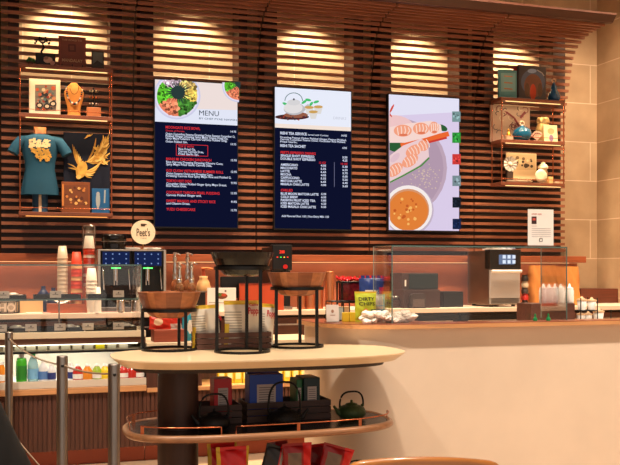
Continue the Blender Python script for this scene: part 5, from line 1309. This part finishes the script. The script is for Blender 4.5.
# ---------------------------------------------------------------- lights
def spot(name,loc,target,e,ang,blend=.6,c=(1,.72,.42),r=.04):
    l=bpy.data.lights.new(name,'SPOT'); l.energy=e; l.spot_size=math.radians(ang); l.spot_blend=blend; l.color=c; l.shadow_soft_size=r
    o=bpy.data.objects.new(name,l); o.location=loc; d_=Vector(target)-Vector(loc); o.rotation_euler=d_.to_track_quat('-Z','Y').to_euler(); COL.objects.link(o)
alc=[(19,109),(152,236.5),(274.5,350),(387.5,455),(489,548)]
for i,(a_,b_) in enumerate(alc):
    xa_,xb_=XU(a_,8.8),XU(b_,8.8); xc=(xa_+xb_)/2
    t=thing('alcove_light','small brass downlight at the top of alcove %s behind the slats'%('one two three four five'.split()[i]) if 0 else ['small downlight behind the slats above the left display shelf','small downlight behind the slats above the leftmost menu display','small downlight behind the slats above the middle menu display','small downlight behind the slats above the rightmost display','small downlight behind the slats above the right display shelf'][i],'lamp',(xc,8.64,4.099),0,'alcove downlights')
    MB().lathe([(.04,-.03),(.04,0)],n=20).build('housing',BLKM,t); MB().lathe([(.03,-.032),(.001,-.032)],n=20,cap=False).build('lens',em('lens',(255,220,160),8),t)
    spot('alcove_spot',(xc,8.64,4.05),(xc,8.98,3.25),120,100,.7,(1,.74,.47),.03)
def area(name,loc,tg,e,sx,sy,c=(1,.80,.58)):
    l=bpy.data.lights.new(name,'AREA'); l.shape='RECTANGLE'; l.size=sx; l.size_y=sy; l.energy=e; l.color=c
    o=bpy.data.objects.new(name,l); o.location=loc; d_=Vector(tg)-Vector(loc); o.rotation_euler=d_.to_track_quat('-Z','Y').to_euler(); COL.objects.link(o)
k=0
names=['leftmost','second from left','third from left','fourth from left','rightmost']
for j,(yy,e) in enumerate(((3.6,1),(7.2,2))):  # unseen ceiling lamps, added to light the counter, slats and right wall
    for i,x in enumerate((-.6,1.1,4.3,6.0) if j==0 else (-.6,1.2,3.0,4.5,6.0)):
        t=thing('added_downlight','added unseen ceiling downlight, %s one of the %s row'%(names[i],('front','rear')[j]),'lamp',(x,yy,4.999),0,'added ceiling downlights')
        MB().lathe([(.09,-.02),(.09,0)],n=24).build('trim_ring',WHITE,t); MB().lathe([(.07,-.021),(.001,-.021)],n=24,cap=False).build('lens',em('lens',(255,220,160),8),t)
        if j==0: spot('hall_fill_spot',(x,yy,4.95),(x+.2,yy+1.0,.6),720,88,.7,(1,.87,.72),.12)
        else: spot('bar_fill_spot',(x,yy,4.95),(x+.05,yy+.9,1.5),700,110,.8,(1,.74,.50),.14)
# under-ledge strip light over the backsplash
area('under_ledge_light',(2.2,8.54,1.435),(2.2,8.62,1.0),4,6.6,.03,(1,.66,.42))
# warm ambient world light, even from all sides
W=bpy.data.worlds.new('World'); SC.world=W; W.use_nodes=True
W.node_tree.nodes['Background'].inputs[0].default_value=(1,.86,.74,1); W.node_tree.nodes['Background'].inputs[1].default_value=.75

# ---------------------------------------------------------------- camera
cam=bpy.data.cameras.new('camera'); co=bpy.data.objects.new('camera',cam); COL.objects.link(co)
cam.sensor_fit='HORIZONTAL'; cam.sensor_width=36; cam.lens=F/620*36
cam.shift_y=(HV-232.5)/620.0
cam.clip_start=.05
co.location=(0,0,HC); fw=Vector((ST,CT,0)); co.rotation_euler=fw.to_track_quat('-Z','Y').to_euler()
SC.camera=co
SC.view_settings.view_transform='Standard'; SC.view_settings.look='None'; SC.view_settings.gamma=1; SC.view_settings.exposure=0
